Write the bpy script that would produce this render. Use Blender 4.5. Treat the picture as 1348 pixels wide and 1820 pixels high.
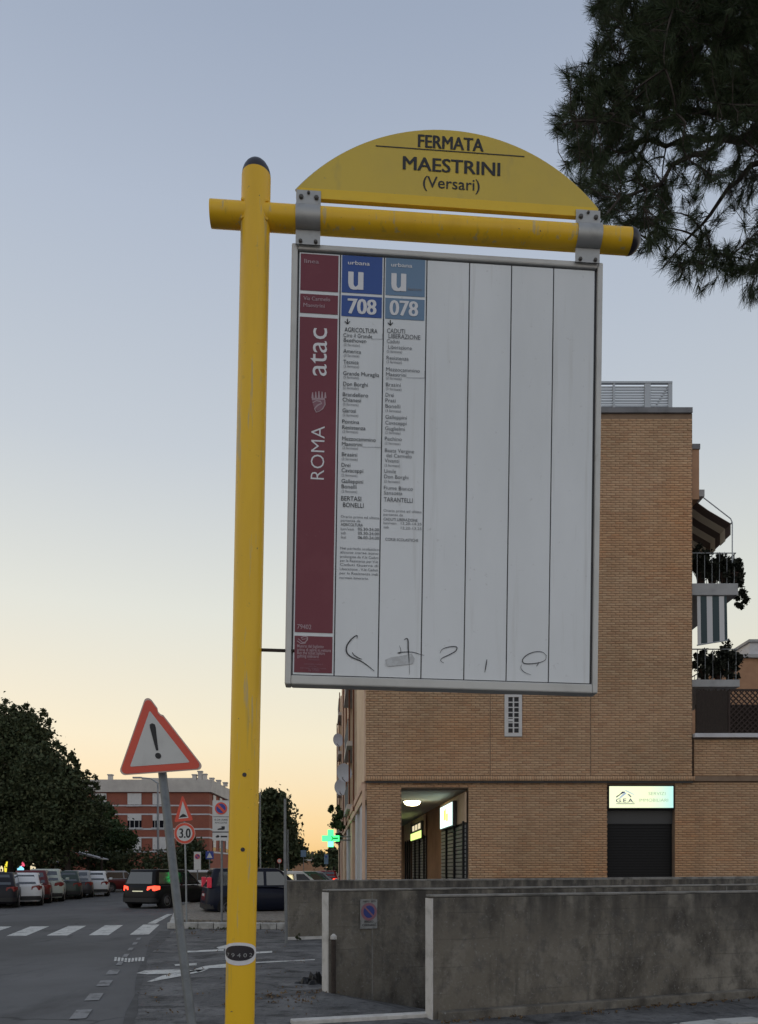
import bpy, math, random
import numpy as np
from mathutils import Matrix, Vector
from mathutils.geometry import tessellate_polygon
random.seed(7); rng = np.random.default_rng(7)
R_ = math.radians
sc = bpy.context.scene
for o in list(bpy.data.objects): bpy.data.objects.remove(o)
COL = sc.collection

# ------------------------------------------------------------------ camera
F, CX, HY, EYE = 1361.0, 674.0, 1545.0, 1.6      # focal length, principal column and horizon row of the 1348 x 1820 photograph
cam_d = bpy.data.cameras.new('camera'); cam = bpy.data.objects.new('camera', cam_d); COL.objects.link(cam)
cam.location = (0, 0, EYE); cam.rotation_euler = (R_(90), 0, 0)
cam_d.sensor_fit = 'VERTICAL'; cam_d.sensor_height = 36.0; cam_d.lens = F / 1820 * 36
cam_d.shift_y = (HY - 910) / 1820; cam_d.clip_start = 0.05; cam_d.clip_end = 3000
sc.camera = cam
# ------------------------------------------------------------------ sky, sun, exposure
w = bpy.data.worlds.new('World'); sc.world = w; w.use_nodes = True
nt = w.node_tree; bg = nt.nodes['Background']
sky = nt.nodes.new('ShaderNodeTexSky'); sky.sky_type = 'NISHITA'; sky.sun_disc = False
sky.sun_elevation = R_(-1.0); sky.sun_rotation = R_(-28); sky.altitude = 50
sky.air_density = 1.0; sky.dust_density = 1.0; sky.ozone_density = 1.0
gm = nt.nodes.new('ShaderNodeGamma'); gm.inputs[1].default_value = .5      # soft afterglow: low-contrast dusk dome
nt.links.new(sky.outputs[0], gm.inputs[0])
tcw = nt.nodes.new('ShaderNodeTexCoord'); sep = nt.nodes.new('ShaderNodeSeparateXYZ'); nt.links.new(tcw.outputs['Generated'], sep.inputs[0])
rp = nt.nodes.new('ShaderNodeValToRGB'); el = rp.color_ramp                     # colour of the hazy afterglow by height above the horizon
stops = [(0, (.78,.53,.29)), (.065, (.83,.60,.33)), (.163, (.84,.74,.52)), (.31, (.71,.715,.63)), (.47, (.51,.555,.605)), (.64, (.395,.455,.565)), (.755, (.285,.345,.465)), (1, (.26,.305,.405))]
while len(el.elements) < len(stops): el.elements.new(.5)
for e_, (p_, c_) in zip(el.elements, stops): e_.position = p_; e_.color = (*c_, 1)
nt.links.new(sep.outputs[2], rp.inputs[0])
rq = nt.nodes.new('ShaderNodeValToRGB'); eq = rq.color_ramp                     # the side away from the sunset: same brightness, cooler
stop2 = [(0, (.74,.71,.70)), (.163, (.80,.79,.775)), (.31, (.73,.745,.755)), (.47, (.55,.59,.64)), (.64, (.40,.455,.56)), (.755, (.27,.325,.44)), (1, (.25,.295,.39))]
while len(eq.elements) < len(stop2): eq.elements.new(.5)
for e_, (p_, c_) in zip(eq.elements, stop2): e_.position = p_; e_.color = (*c_, 1)
nt.links.new(sep.outputs[2], rq.inputs[0])
az = nt.nodes.new('ShaderNodeVectorMath'); az.operation = 'DOT_PRODUCT'; az.inputs[1].default_value = (math.sin(R_(-20)), math.cos(R_(-20)), 0); nt.links.new(tcw.outputs['Generated'], az.inputs[0])
azr = nt.nodes.new('ShaderNodeMapRange'); azr.interpolation_type = 'SMOOTHSTEP'; azr.inputs[1].default_value = .55; azr.inputs[2].default_value = -.35; nt.links.new(az.outputs['Value'], azr.inputs[0])
mxa = nt.nodes.new('ShaderNodeMix'); mxa.data_type = 'RGBA'; nt.links.new(azr.outputs[0], mxa.inputs[0]); nt.links.new(rp.outputs[0], mxa.inputs[6]); nt.links.new(rq.outputs[0], mxa.inputs[7])
mxw = nt.nodes.new('ShaderNodeMix'); mxw.data_type = 'RGBA'; mxw.inputs[0].default_value = .76
nt.links.new(gm.outputs[0], mxw.inputs[6]); nt.links.new(mxa.outputs[2], mxw.inputs[7]); nt.links.new(mxw.outputs[2], bg.inputs[0]); bg.inputs[1].default_value = 0.15
sd = bpy.data.lights.new('sun', 'SUN'); sd.energy = 0.04; sd.angle = R_(12); sd.color = (1, .72, .45)
sun = bpy.data.objects.new('sun', sd); COL.objects.link(sun)
sd_dir = Vector((math.sin(R_(-28)) * math.cos(R_(3)), math.cos(R_(-28)) * math.cos(R_(3)), math.sin(R_(3))))
sun.rotation_euler = sd_dir.to_track_quat('Z', 'Y').to_euler()
vs = sc.view_settings; vs.view_transform = 'Standard'; vs.look = 'None'; vs.gamma = 1; vs.use_curve_mapping = False
vs.exposure = 2.84
EM = .16                                          # lamps of the place are dim next to the exposure

# ------------------------------------------------------------------ helpers
def at(px, py, Y):            # photograph pixel at a given distance -> point
    return Vector(((px - CX) * Y / F, Y, EYE + (HY - py) * Y / F))
def gnd(px, py, z=0.0):       # photograph pixel on the ground
    Y = (EYE - z) * F / (py - HY); return Vector(((px - CX) * Y / F, Y, z))

class MB:
    def __init__(s): s.v = []; s.f = []; s.m = []
    def add(s, vs, fs, mi=0):
        b = len(s.v); s.v += [tuple(p) for p in vs]
        for f in fs: s.f.append(tuple(i + b for i in f)); s.m.append(mi)
        return s
    def box(s, x0, x1, y0, y1, z0, z1, mi=0):
        return s.add([(x0,y0,z0),(x1,y0,z0),(x1,y1,z0),(x0,y1,z0),(x0,y0,z1),(x1,y0,z1),(x1,y1,z1),(x0,y1,z1)],
              [(0,3,2,1),(4,5,6,7),(0,1,5,4),(1,2,6,5),(2,3,7,6),(3,0,4,7)], mi)
    def hexa(s, b, t, mi=0):      # two loops of n points
        n = len(b)
        return s.add(list(b) + list(t), [tuple(range(n))[::-1], tuple(range(n, 2*n))] + [(i, (i+1) % n, n+(i+1) % n, n+i) for i in range(n)], mi)
    def prism(s, poly, z0, z1, mi=0):
        return s.hexa([(p[0], p[1], z0) for p in poly], [(p[0], p[1], z1) for p in poly], mi)
    def wall(s, a, b, t, z0, z1, mi=0, z1b=None):  # wall from a to b, thickness t to the left of the direction
        a = Vector(a[:2]); b = Vector(b[:2]); d = (b - a).normalized(); n = Vector((-d.y, d.x)) * t
        z1b = z1 if z1b is None else z1b
        P = [a, b, b + n, a + n]; T = [z1, z1b, z1b, z1]
        return s.hexa([(p.x, p.y, z0) for p in P], [(p.x, p.y, z) for p, z in zip(P, T)], mi)
    def plate(s, poly, y0, y1, mi=0):   # polygon in x,z extruded along y
        return s.hexa([(p[0], y0, p[1]) for p in poly], [(p[0], y1, p[1]) for p in poly], mi)
    def tube(s, pts, r, n=10, mi=0, caps=True):
        pts = [Vector(p) for p in pts]; k = len(pts); rs = r if hasattr(r, '__len__') else [r] * k
        vs = []
        for i, p in enumerate(pts):
            d = (pts[min(i+1, k-1)] - pts[max(i-1, 0)]).normalized()
            u = d.orthogonal().normalized() if i == 0 else (u - d * u.dot(d)).normalized()
            w_ = d.cross(u)
            vs += [p + (u * math.cos(2*math.pi*j/n) + w_ * math.sin(2*math.pi*j/n)) * rs[i] for j in range(n)]
        fs = [(i*n+j, i*n+(j+1) % n, (i+1)*n+(j+1) % n, (i+1)*n+j) for i in range(k-1) for j in range(n)]
        if caps: fs += [tuple(range(n))[::-1], tuple(range((k-1)*n, k*n))]
        return s.add(vs, fs, mi)
    def disc(s, c, r, y=None, n=24, rz=None, mi=0):   # disc facing -y at c=(x,y,z)
        rz = r if rz is None else rz
        return s.add([(c[0] + r*math.cos(2*math.pi*j/n), c[1], c[2] + rz*math.sin(2*math.pi*j/n)) for j in range(n)], [tuple(range(n))], mi)
    def ring(s, c, r0, r1, n=28, mi=0, k=1.0):
        vs = []
        for j in range(n):
            a = 2*math.pi*j/n; vs += [(c[0]+r0*math.cos(a)*k, c[1], c[2]+r0*math.sin(a)), (c[0]+r1*math.cos(a)*k, c[1], c[2]+r1*math.sin(a))]
        return s.add(vs, [(2*j, 2*j+1, (2*j+3) % (2*n), (2*j+2) % (2*n)) for j in range(n)], mi)
    def loft(s, loops, cap0=True, cap1=True, mi=0):
        n = len(loops[0]); vs = [p for L in loops for p in L]
        fs = [(i*n+j, i*n+(j+1) % n, (i+1)*n+(j+1) % n, (i+1)*n+j) for i in range(len(loops)-1) for j in range(n)]
        if cap0: fs.append(tuple(range(n))[::-1])
        if cap1: fs.append(tuple(range((len(loops)-1)*n, len(loops)*n)))
        return s.add(vs, fs, mi)
    def ribbon(s, pts, wd, y, mi=0):          # stroke in the x,z plane, width tapers
        k = len(pts); vs = []
        for i, p in enumerate(pts):
            a, b = pts[max(i-1, 0)], pts[min(i+1, k-1)]
            d = Vector((b[0]-a[0], b[1]-a[1])).normalized(); nn = Vector((-d.y, d.x)) * wd * (0.35 + 0.65*math.sin(math.pi*min(max((i+.6)/k, 0), 1)))
            vs += [(p[0]-nn.x, y, p[1]-nn.y), (p[0]+nn.x, y, p[1]+nn.y)]
        return s.add(vs, [(2*i, 2*i+1, 2*i+3, 2*i+2) for i in range(k-1)], mi)
    def build(s, name, mat, parent=None, smooth=False, local=False, bevel=0, kind=None, label=None):
        me = bpy.data.meshes.new(name)
        off = Vector((0, 0, 0))
        if parent is not None and not local:
            q = parent
            while q is not None: off += q.location; q = q.parent
        me.from_pydata([(p[0]-off.x, p[1]-off.y, p[2]-off.z) for p in s.v], [], s.f)
        mats = mat if isinstance(mat, (list, tuple)) else [mat]
        for m_ in mats: me.materials.append(M[m_])
        if len(mats) > 1: me.polygons.foreach_set('material_index', s.m)
        if smooth: me.polygons.foreach_set('use_smooth', [True] * len(me.polygons))
        me.update()
        o = bpy.data.objects.new(name, me); COL.objects.link(o)
        if smooth:
            try:
                me.set_sharp_from_angle(angle=R_(38))
            except Exception: pass
        if parent is not None: o.parent = parent
        if bevel:
            b = o.modifiers.new('bevel', 'BEVEL'); b.width = bevel; b.segments = 2; b.limit_method = 'ANGLE'
        if kind: o['kind'] = kind
        if label: o['label'] = label
        return o

def np_mesh(name, V, Fc, mat, parent=None, kind=None, off=None):   # V (n,3), Fc (m,k) arrays
    me = bpy.data.meshes.new(name); k = Fc.shape[1]
    V = np.asarray(V, dtype=np.float64)
    if parent is not None:
        q = parent; t = Vector((0, 0, 0))
        while q is not None: t += q.location; q = q.parent
        V = V - np.array(t)
    me.vertices.add(len(V)); me.vertices.foreach_set('co', V.astype(np.float32).ravel())
    me.loops.add(Fc.size); me.loops.foreach_set('vertex_index', Fc.astype(np.int32).ravel())
    me.polygons.add(len(Fc)); me.polygons.foreach_set('loop_start', np.arange(0, Fc.size, k, dtype=np.int32))
    me.update(calc_edges=True); me.validate()
    me.materials.append(M[mat]); o = bpy.data.objects.new(name, me); COL.objects.link(o)
    if parent is not None: o.parent = parent
    if kind: o['kind'] = kind
    return o

def tag(o, label, cat, group=None):
    o['label'] = label; o['category'] = cat
    if group: o['group'] = group
    return o
def thing(name, label, cat, loc=(0, 0, 0), rot=None, group=None):
    o = bpy.data.objects.new(name, None); COL.objects.link(o); o.location = loc; o.empty_display_size = .2
    if rot is not None: o.rotation_euler = rot
    return tag(o, label, cat, group)
def struct(o): o['kind'] = 'structure'; return o

_tc = {}
def text_raw(s, bold=0.0):
    key = (s, bold)
    if key in _tc: return _tc[key]
    c = bpy.data.curves.new('t', 'FONT'); c.body = s; c.size = 1; c.resolution_u = 3; c.offset = bold
    o = bpy.data.objects.new('t', c); COL.objects.link(o)
    dg = bpy.context.evaluated_depsgraph_get(); me = o.evaluated_get(dg).to_mesh()
    v = [(p.co.x, p.co.y) for p in me.vertices]; f = [tuple(q.vertices) for q in me.polygons]
    bpy.data.objects.remove(o); bpy.data.curves.remove(c)
    _tc[key] = (v, f); return v, f
def bbox(v): return min(p[0] for p in v), max(p[0] for p in v), min(p[1] for p in v), max(p[1] for p in v)
_cap = None
def put_text(mb, s, x0, x1, base, cap, y, bold=0.0, rot=False, mi=0, fn=None, cx=None):
    """text between x0 and x1 (or natural width if x1 is None) on a baseline, cap height cap, in the x,z plane at y"""
    global _cap
    if _cap is None: b = bbox(text_raw('H')[0]); _cap = b[3] - b[2]
    v, f = text_raw(s, bold); a = bbox(v); sz = cap / _cap
    sx = sz if x1 is None else (x1 - x0) / (a[1] - a[0])
    out = []
    if bold > .013 and not fn and not rot:            # heavy lettering: the strokes are laid several times side by side
        k_ = max(2, int(round(bold/.012))); bw = bold*1.15*sz
        for i_ in range(k_):
            d_ = (i_/(k_-1) - .5) * bw
            put_text(mb, s, x0 + bw/2 + d_, (x1 if x1 is not None else x0 + (a[1]-a[0])*sz) - bw/2 + d_, base, cap*(.985 if i_ % 2 else 1), y - .00012*i_, 0.0, rot, mi)
        return
    for p in v:
        u, q = (p[0] - a[0]) * sx, p[1] * sz
        if cx is not None: u += cx - (a[1]-a[0]) * sx / 2 - x0
        if rot: P = (base - q, y, x0 + u)            # reading upwards
        else: P = (x0 + u, y, base + q)
        out.append(fn(P) if fn else P)
    mb.add(out, f, mi)

# ------------------------------------------------------------------ materials
M = {}
def mat(name, col, rough=.7, metal=0, noise=None, bump=None, spec=.5, emit=None, vary=None, coat=0, trans=None):
    m = bpy.data.materials.new(name); m.use_nodes = True; n = m.node_tree.nodes; l = m.node_tree.links
    b = n['Principled BSDF']; b.inputs['Roughness'].default_value = rough; b.inputs['Metallic'].default_value = metal
    b.inputs['Specular IOR Level'].default_value = spec; b.inputs['Base Color'].default_value = (*col, 1)
    if coat: b.inputs['Coat Weight'].default_value = coat; b.inputs['Coat Roughness'].default_value = .08
    tc = n.new('ShaderNodeTexCoord'); last = None
    def mix(a, bcol, fac_out):
        x = n.new('ShaderNodeMix'); x.data_type = 'RGBA'
        if a is None: x.inputs[6].default_value = (*col, 1)
        else: l.new(a, x.inputs[6])
        x.inputs[7].default_value = (*bcol, 1); l.new(fac_out, x.inputs[0]); return x.outputs[2]
    for spec_ in (noise or []):          # (colour, scale, lo, hi[, stretch])
        t = n.new('ShaderNodeTexNoise'); t.inputs['Scale'].default_value = spec_[1]; t.inputs['Detail'].default_value = 6; t.inputs['Roughness'].default_value = .6
        mp = n.new('ShaderNodeMapping'); l.new(tc.outputs['Object'], mp.inputs[0]); l.new(mp.outputs[0], t.inputs[0])
        if len(spec_) > 4: mp.inputs['Scale'].default_value = spec_[4]
        mr = n.new('ShaderNodeMapRange'); mr.inputs[1].default_value = spec_[2]; mr.inputs[2].default_value = spec_[3]; l.new(t.outputs[0], mr.inputs[0])
        last = mix(last, spec_[0], mr.outputs[0])
    if vary:                             # list of colours spread over loose pieces
        g = n.new('ShaderNodeNewGeometry'); r = n.new('ShaderNodeValToRGB'); e = r.color_ramp
        while len(e.elements) < len(vary): e.elements.new(.5)
        for i, c in enumerate(vary): e.elements[i].position = i / max(1, len(vary)-1); e.elements[i].color = (*c, 1)
        l.new(g.outputs['Random Per Island'], r.inputs[0])
        if last is None: last = r.outputs[0]
        else:
            x = n.new('ShaderNodeMix'); x.data_type = 'RGBA'; x.blend_type = 'MULTIPLY'; x.inputs[0].default_value = 1
            l.new(last, x.inputs[6]); l.new(r.outputs[0], x.inputs[7]); last = x.outputs[2]
    if last is not None: l.new(last, b.inputs['Base Color'])
    if bump:
        t = n.new('ShaderNodeTexNoise'); t.inputs['Scale'].default_value = bump[0]; t.inputs['Detail'].default_value = 5
        l.new(tc.outputs['Object'], t.inputs[0]); bp = n.new('ShaderNodeBump'); bp.inputs['Strength'].default_value = bump[1]; bp.inputs['Distance'].default_value = bump[2] if len(bump) > 2 else .01
        l.new(t.outputs[0], bp.inputs['Height']); l.new(bp.outputs[0], b.inputs['Normal'])
    if emit: b.inputs['Emission Color'].default_value = (*emit[0], 1); b.inputs['Emission Strength'].default_value = emit[1] * EM
    M[name] = m; return m

asph = (.062, .062, .066)
mat('asphalt', (.098,.098,.100), .85, noise=[((.145,.145,.147), .32, .45, .70), ((.060,.060,.062), 1.1, .53, .72, (1, .35, 1)), ((.075,.075,.075), .16, .52, .60), ((.19,.19,.19), 90, .62, .8)], bump=(140, .5, .004))
mat('rough_asphalt', (.105,.104,.104), .9, noise=[((.185,.182,.18), 1.3, .45, .64), ((.036,.036,.037), 1.7, .53, .66, (1, 1.5, 1)), ((.055,.055,.056), 8, .55, .68), ((.19,.185,.18), 55, .60, .76)], bump=(11, 1.0, .06))
mat('worn_paint', (.60,.60,.57), .7, noise=[((.26,.26,.25), 3.5, .52, .64), ((.12,.12,.12), 34, .58, .68)])
mat('faint_paint', (.25,.25,.252), .8, noise=[((.13,.13,.13), 5, .5, .64), ((.11,.11,.11), 30, .58, .68)])
mat('yellow_paint', (.88,.525,.012), .42, noise=[((.76,.44,.014), 3.2, .5, .8, (3, 3, .4)), ((.55,.36,.05), 7, .60, .74, (3, 3, .22)), ((.45,.30,.06), 26, .66, .80), ((.62,.45,.16), 38, .60, .66, (1, 1, .08)), ((.16,.10,.05), 60, .695, .72)], bump=(220, .05, .001))
mat('yellow_plate', (.66,.48,.06), .5, noise=[((.57,.42,.07), 2.5, .45, .75), ((.46,.35,.09), 9, .58, .75, (1, 1, .3)), ((.30,.24,.10), 60, .70, .76)])
mat('yellow_film', (.80,.53,.02), .45, noise=[((.66,.42,.02), 5, .5, .8)])
mat('black_plastic', (.018,.015,.022), .35)
mat('black_print', (.02,.02,.022), .6)
mat('grey_print', (.22,.22,.23), .7)
mat('mid_print', (.10,.10,.11), .7)
mat('white_print', (.72,.72,.74), .5)
mat('pink_print', (.42,.30,.33), .6)
mat('rose_print', (.26,.12,.15), .6)
mat('maroon_film', (.165,.020,.036), .45, noise=[((.20,.04,.055), 4, .5, .8), ((.23,.09,.10), 60, .68, .76)])
mat('blue_film', (.022,.075,.30), .4)
mat('teal_film', (.14,.235,.36), .45)
mat('panel_white', (.76,.785,.80), .38, noise=[((.68,.705,.715), 2.2, .42, .70, (1, 1, .35)), ((.63,.645,.64), 5, .56, .74, (5, 5, .25)), ((.55,.56,.56), 40, .66, .78), ((.38,.38,.37), 110, .725, .76)])
mat('scribble', (.03,.03,.035), .6)
mat('faded_plate', (.27,.275,.27), .6, noise=[((.17,.17,.165), 14, .45, .65)])
mat('post_dark', (.17,.185,.195), .5, metal=.3, noise=[((.12,.13,.14), 12, .45, .7), ((.25,.26,.26), 40, .6, .8)])
mat('smudge', (.50,.51,.515), .6, noise=[((.58,.60,.61), 60, .45, .6)])
mat('frame_metal', (.56,.555,.53), .45, metal=.15, noise=[((.46,.455,.43), 5, .45, .75), ((.28,.26,.22), 18, .64, .85)])
mat('clamp_metal', (.40,.40,.39), .48, metal=.55, noise=[((.30,.30,.29), 20, .5, .75)])
mat('bolt_metal', (.10,.095,.09), .5, metal=.6)
mat('galvanised', (.30,.32,.33), .5, metal=.45, noise=[((.22,.24,.25), 12, .45, .7), ((.42,.43,.43), 40, .6, .8)])
mat('post_grey', (.20,.21,.215), .55, metal=.3, noise=[((.13,.135,.14), 9, .5, .75)])
mat('sign_red', (.72,.085,.045), .4, noise=[((.62,.07,.045), 4, .5, .8)])
mat('sign_white', (.62,.62,.60), .4, noise=[((.52,.52,.50), 6, .5, .8)])
mat('sign_back', (.33,.34,.35), .5, metal=.4)
mat('sign_blue', (.02,.05,.30), .4)
mat('sign_edge', (.62,.48,.42), .5)
mat('brick', (1,1,1), .85, vary=[(.535,.335,.198),(.60,.39,.235),(.56,.35,.207),(.635,.425,.262),(.505,.30,.175),(.61,.40,.243),(.575,.335,.19)],
    noise=[((.84,.86,.85), .35, .42, .60), ((1.0,.88,.76), .22, .48, .66), ((.80,.78,.75), 1.2, .56, .72, (1.5, 1.5, .25))])
mat('mortar', (.25,.175,.12), .95, noise=[((.20,.135,.09), 3, .45, .7)])
mat('brick_far', (.30,.10,.065), .9, noise=[((.25,.085,.06), .8, .4, .7), ((.36,.15,.10), 9, .55, .75)])
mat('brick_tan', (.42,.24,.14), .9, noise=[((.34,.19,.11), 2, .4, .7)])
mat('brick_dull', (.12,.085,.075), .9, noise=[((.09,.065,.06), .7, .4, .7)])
mat('plaster_beige', (.72,.54,.37), .9, noise=[((.62,.44,.29), .5, .42, .7), ((.78,.62,.45), 2.4, .5, .7)])
mat('plaster_pink', (.68,.48,.35), .9, noise=[((.58,.38,.27), .8, .42, .7)])
mat('plaster_pale', (.55,.52,.48), .85, noise=[((.46,.43,.40), .8, .42, .7)])
mat('column_white', (.58,.58,.60), .8, noise=[((.48,.47,.48), 1.4, .45, .7)])
mat('concrete_dark', (.172,.154,.126), .92, noise=[((.262,.24,.202), 1.7, .46, .64), ((.07,.062,.052), 2.4, .48, .66, (1.2, 1.2, .8)), ((.165,.125,.08), .7, .58, .76), ((.115,.107,.095), 7, .50, .70), ((.085,.08,.07), 9, .58, .78, (1, 1, .10)), ((.26,.25,.23), 30, .58, .74)], bump=(24, .6, .014))
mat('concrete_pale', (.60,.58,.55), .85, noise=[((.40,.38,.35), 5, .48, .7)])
mat('concrete_cap', (.25,.24,.22), .9, noise=[((.10,.095,.085), 3, .45, .65)])
mat('kerb_stone', (.48,.47,.44), .85, noise=[((.24,.23,.21), 3, .45, .7), ((.14,.14,.12), 8, .6, .8)], bump=(30, .3, .006))
mat('gravel', (.27,.24,.20), .95, noise=[((.15,.13,.11), 7, .45, .62), ((.40,.36,.30), 16, .55, .7)], bump=(22, 1.0, .03))
mat('shutter_dark', (.015,.015,.016), .6, spec=.25)
mat('shutter_grey', (.40,.40,.385), .5, metal=.3)
mat('dark_panel', (.055,.055,.055), .6)
mat('ceiling_plaster', (.62,.60,.55), .9)
mat('white_frame', (.62,.61,.60), .55, noise=[((.52,.51,.50), 4, .5, .8)])
mat('glass_dark', (.010,.011,.016), .12, spec=.25)
mat('glass_car', (.022,.027,.033), .06, spec=1.0, coat=1.0)
mat('roof_metal', (.42,.45,.48), .5, metal=.2)
mat('dish_grey', (.56,.56,.62), .5)
mat('slab_grey', (.38,.38,.38), .8, noise=[((.30,.30,.30), 2, .5, .75)])
mat('coping_dark', (.20,.20,.21), .85, noise=[((.13,.13,.135), 2, .45, .7)])
mat('awning_cream', (.80,.74,.60), .9)
mat('awning_brown', (.15,.115,.10), .9)
mat('curtain_white', (.60,.60,.60), .9)
mat('curtain_green', (.05,.075,.08), .9)
mat('reed', (.030,.022,.018), .95, noise=[((.055,.04,.032), 30, .45, .7, (6, 6, .5))])
mat('trellis', (.045,.03,.025), .9)
mat('bark', (.055,.042,.035), .95, noise=[((.03,.024,.02), 20, .45, .7)], bump=(25, .6, .02))
mat('leaf_dark', (1,1,1), .7, spec=.2, vary=[(.042,.058,.030),(.062,.084,.040),(.090,.104,.050),(.050,.066,.034),(.108,.112,.056)])
mat('leaf_mid', (1,1,1), .7, spec=.2, vary=[(.035,.062,.026),(.052,.086,.034),(.070,.104,.040),(.042,.068,.028)])
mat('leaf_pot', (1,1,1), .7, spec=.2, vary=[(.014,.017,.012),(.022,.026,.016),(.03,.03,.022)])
mat('needle', (1,1,1), .65, spec=.25, vary=[(.034,.058,.026),(.050,.078,.035),(.064,.092,.040),(.052,.060,.028),(.028,.046,.024)])
mat('terracotta', (.20,.075,.04), .9)
mat('pot_dark', (.05,.028,.02), .9)
mat('tyre', (.014,.014,.015), .85)
mat('rim', (.24,.24,.25), .4, metal=.6)
mat('arch_black', (.006,.006,.006), .9)
mat('plate_white', (.60,.60,.58), .5)
mat('plate_lit', (.62,.62,.50), .5, emit=((1,.95,.6), .35))
mat('tail_red', (.22,.012,.012), .25)
mat('tail_tall', (.45,.02,.04), .3, emit=((1,.06,.12), .12))
mat('tail_lit', (.5,.02,.015), .3, emit=((1,.06,.03), 2.6))
mat('head_glass', (.45,.46,.48), .15)
mat('trim_black', (.02,.02,.021), .6)
for nm, c in dict(paint_black=(.010,.010,.012), paint_white=(.74,.75,.75), paint_dark=(.022,.022,.028), paint_green=(.035,.055,.045), paint_lime=(.50,.55,.48),
                  paint_maroon=(.12,.014,.016), paint_grey=(.045,.045,.052), paint_navy=(.010,.013,.026), paint_silver=(.38,.39,.40), paint_red=(.25,.02,.02), paint_teal=(.06,.11,.09)).items():
    mat(nm, c, .38, coat=.06 if max(c) < .05 else .25, spec=.16 if max(c) < .05 else .3)
mat('sign_lit', (.7,.75,.55), .5, emit=((.86,1.0,.58), .78))
m_ = M['sign_lit']; n_n = m_.node_tree.nodes; tcs = n_n.new('ShaderNodeTexCoord'); sxs = n_n.new('ShaderNodeSeparateXYZ'); mrs = n_n.new('ShaderNodeMapRange'); rps = n_n.new('ShaderNodeValToRGB')   # printed tint of the backlit panel
m_.node_tree.links.new(tcs.outputs['Object'], sxs.inputs[0]); m_.node_tree.links.new(sxs.outputs[0], mrs.inputs[0]); mrs.inputs[1].default_value = -1.0; mrs.inputs[2].default_value = 1.0; m_.node_tree.links.new(mrs.outputs[0], rps.inputs[0])
for p_, c_ in ((0, (.96,1.0,.64)), (.60, (.92,1.0,.60)), (.82, (.68,.96,.70)), (1, (.36,.82,.84))):
    e_ = rps.color_ramp.elements.new(p_) if p_ not in (0, 1) else rps.color_ramp.elements[0 if p_ == 0 else -1]; e_.color = (*c_, 1)
m_.node_tree.links.new(rps.outputs[0], n_n['Principled BSDF'].inputs['Emission Color'])
mat('sign_lit_white', (.7,.8,.75), .5, emit=((.72,.98,.92), 1.25))
mat('sign_lit_cyan', (.3,.7,.7), .5, emit=((.32,.80,.86), .68))
mat('lamp_glow', (.9,.85,.6), .5, emit=((1,.86,.50), 9.0))
mat('lamp_green', (.5,.7,.3), .5, emit=((.62,.85,.22), 1.5))
mat('cross_green', (.1,.8,.3), .4, emit=((.06,1.0,.22), 1.7))
mat('cross_mint', (.2,.8,.6), .4, emit=((.20,1.0,.62), 1.7))
mat('cross_dark', (.0,.25,.05), .5, emit=((.0,.35,.05), .5))
mat('light_yellow', (.7,.6,.05), .5, emit=((.95,.80,.06), .9))
mat('light_blue', (.2,.5,.8), .5, emit=((.30,.75,1.0), 1.1))
mat('light_red', (.7,.1,.15), .5, emit=((1.0,.12,.22), .8))
mat('light_cream', (.7,.6,.4), .5, emit=((1.0,.85,.55), .7))
mat('logo_blue', (.03,.05,.22), .5)
mat('logo_pale', (.35,.45,.62), .5, emit=((.55,.68,.85), .45))
mat('sign_text_faint', (.40,.46,.36), .6, emit=((.50,.62,.44), .34))
mat('gutter', (.060,.060,.062), .9, noise=[((.095,.095,.096), 3, .45, .62)])
def cracks(m, scale=.45, wd=.010):
    n = m.node_tree.nodes; l = m.node_tree.links; b = n['Principled BSDF']; src = b.inputs['Base Color'].links[0].from_socket
    tc = n.new('ShaderNodeTexCoord'); no = n.new('ShaderNodeTexNoise'); no.inputs['Scale'].default_value = 1.3; no.inputs['Detail'].default_value = 6; l.new(tc.outputs['Object'], no.inputs[0])
    mx = n.new('ShaderNodeMix'); mx.data_type = 'RGBA'; mx.inputs[0].default_value = .35; l.new(tc.outputs['Object'], mx.inputs[6]); l.new(no.outputs[1], mx.inputs[7])
    vo = n.new('ShaderNodeTexVoronoi'); vo.feature = 'DISTANCE_TO_EDGE'; vo.inputs['Scale'].default_value = scale; l.new(mx.outputs[2], vo.inputs[0])
    mr = n.new('ShaderNodeMapRange'); mr.inputs[1].default_value = 0; mr.inputs[2].default_value = wd; mr.inputs[3].default_value = .8; mr.inputs[4].default_value = 0; l.new(vo.outputs[0], mr.inputs[0])
    n2 = n.new('ShaderNodeTexNoise'); n2.inputs['Scale'].default_value = .35; l.new(tc.outputs['Object'], n2.inputs[0])
    m2 = n.new('ShaderNodeMapRange'); m2.inputs[1].default_value = .46; m2.inputs[2].default_value = .56; l.new(n2.outputs[0], m2.inputs[0])
    mu = n.new('ShaderNodeMath'); mu.operation = 'MULTIPLY'; l.new(mr.outputs[0], mu.inputs[0]); l.new(m2.outputs[0], mu.inputs[1])
    x = n.new('ShaderNodeMix'); x.data_type = 'RGBA'; l.new(mu.outputs[0], x.inputs[0]); l.new(src, x.inputs[6]); x.inputs[7].default_value = (.022, .022, .023, 1); l.new(x.outputs[2], b.inputs['Base Color'])
cracks(M['asphalt']); cracks(M['rough_asphalt'], .7, .014)
mat('litter_black', (.008,.008,.009), .5)
mat('dry_leaf', (1,1,1), .9, vary=[(.16,.10,.055),(.10,.065,.04),(.22,.15,.08),(.07,.05,.035)])
mat('weed', (1,1,1), .8, vary=[(.03,.05,.02),(.05,.065,.03),(.09,.08,.04)])
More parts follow.
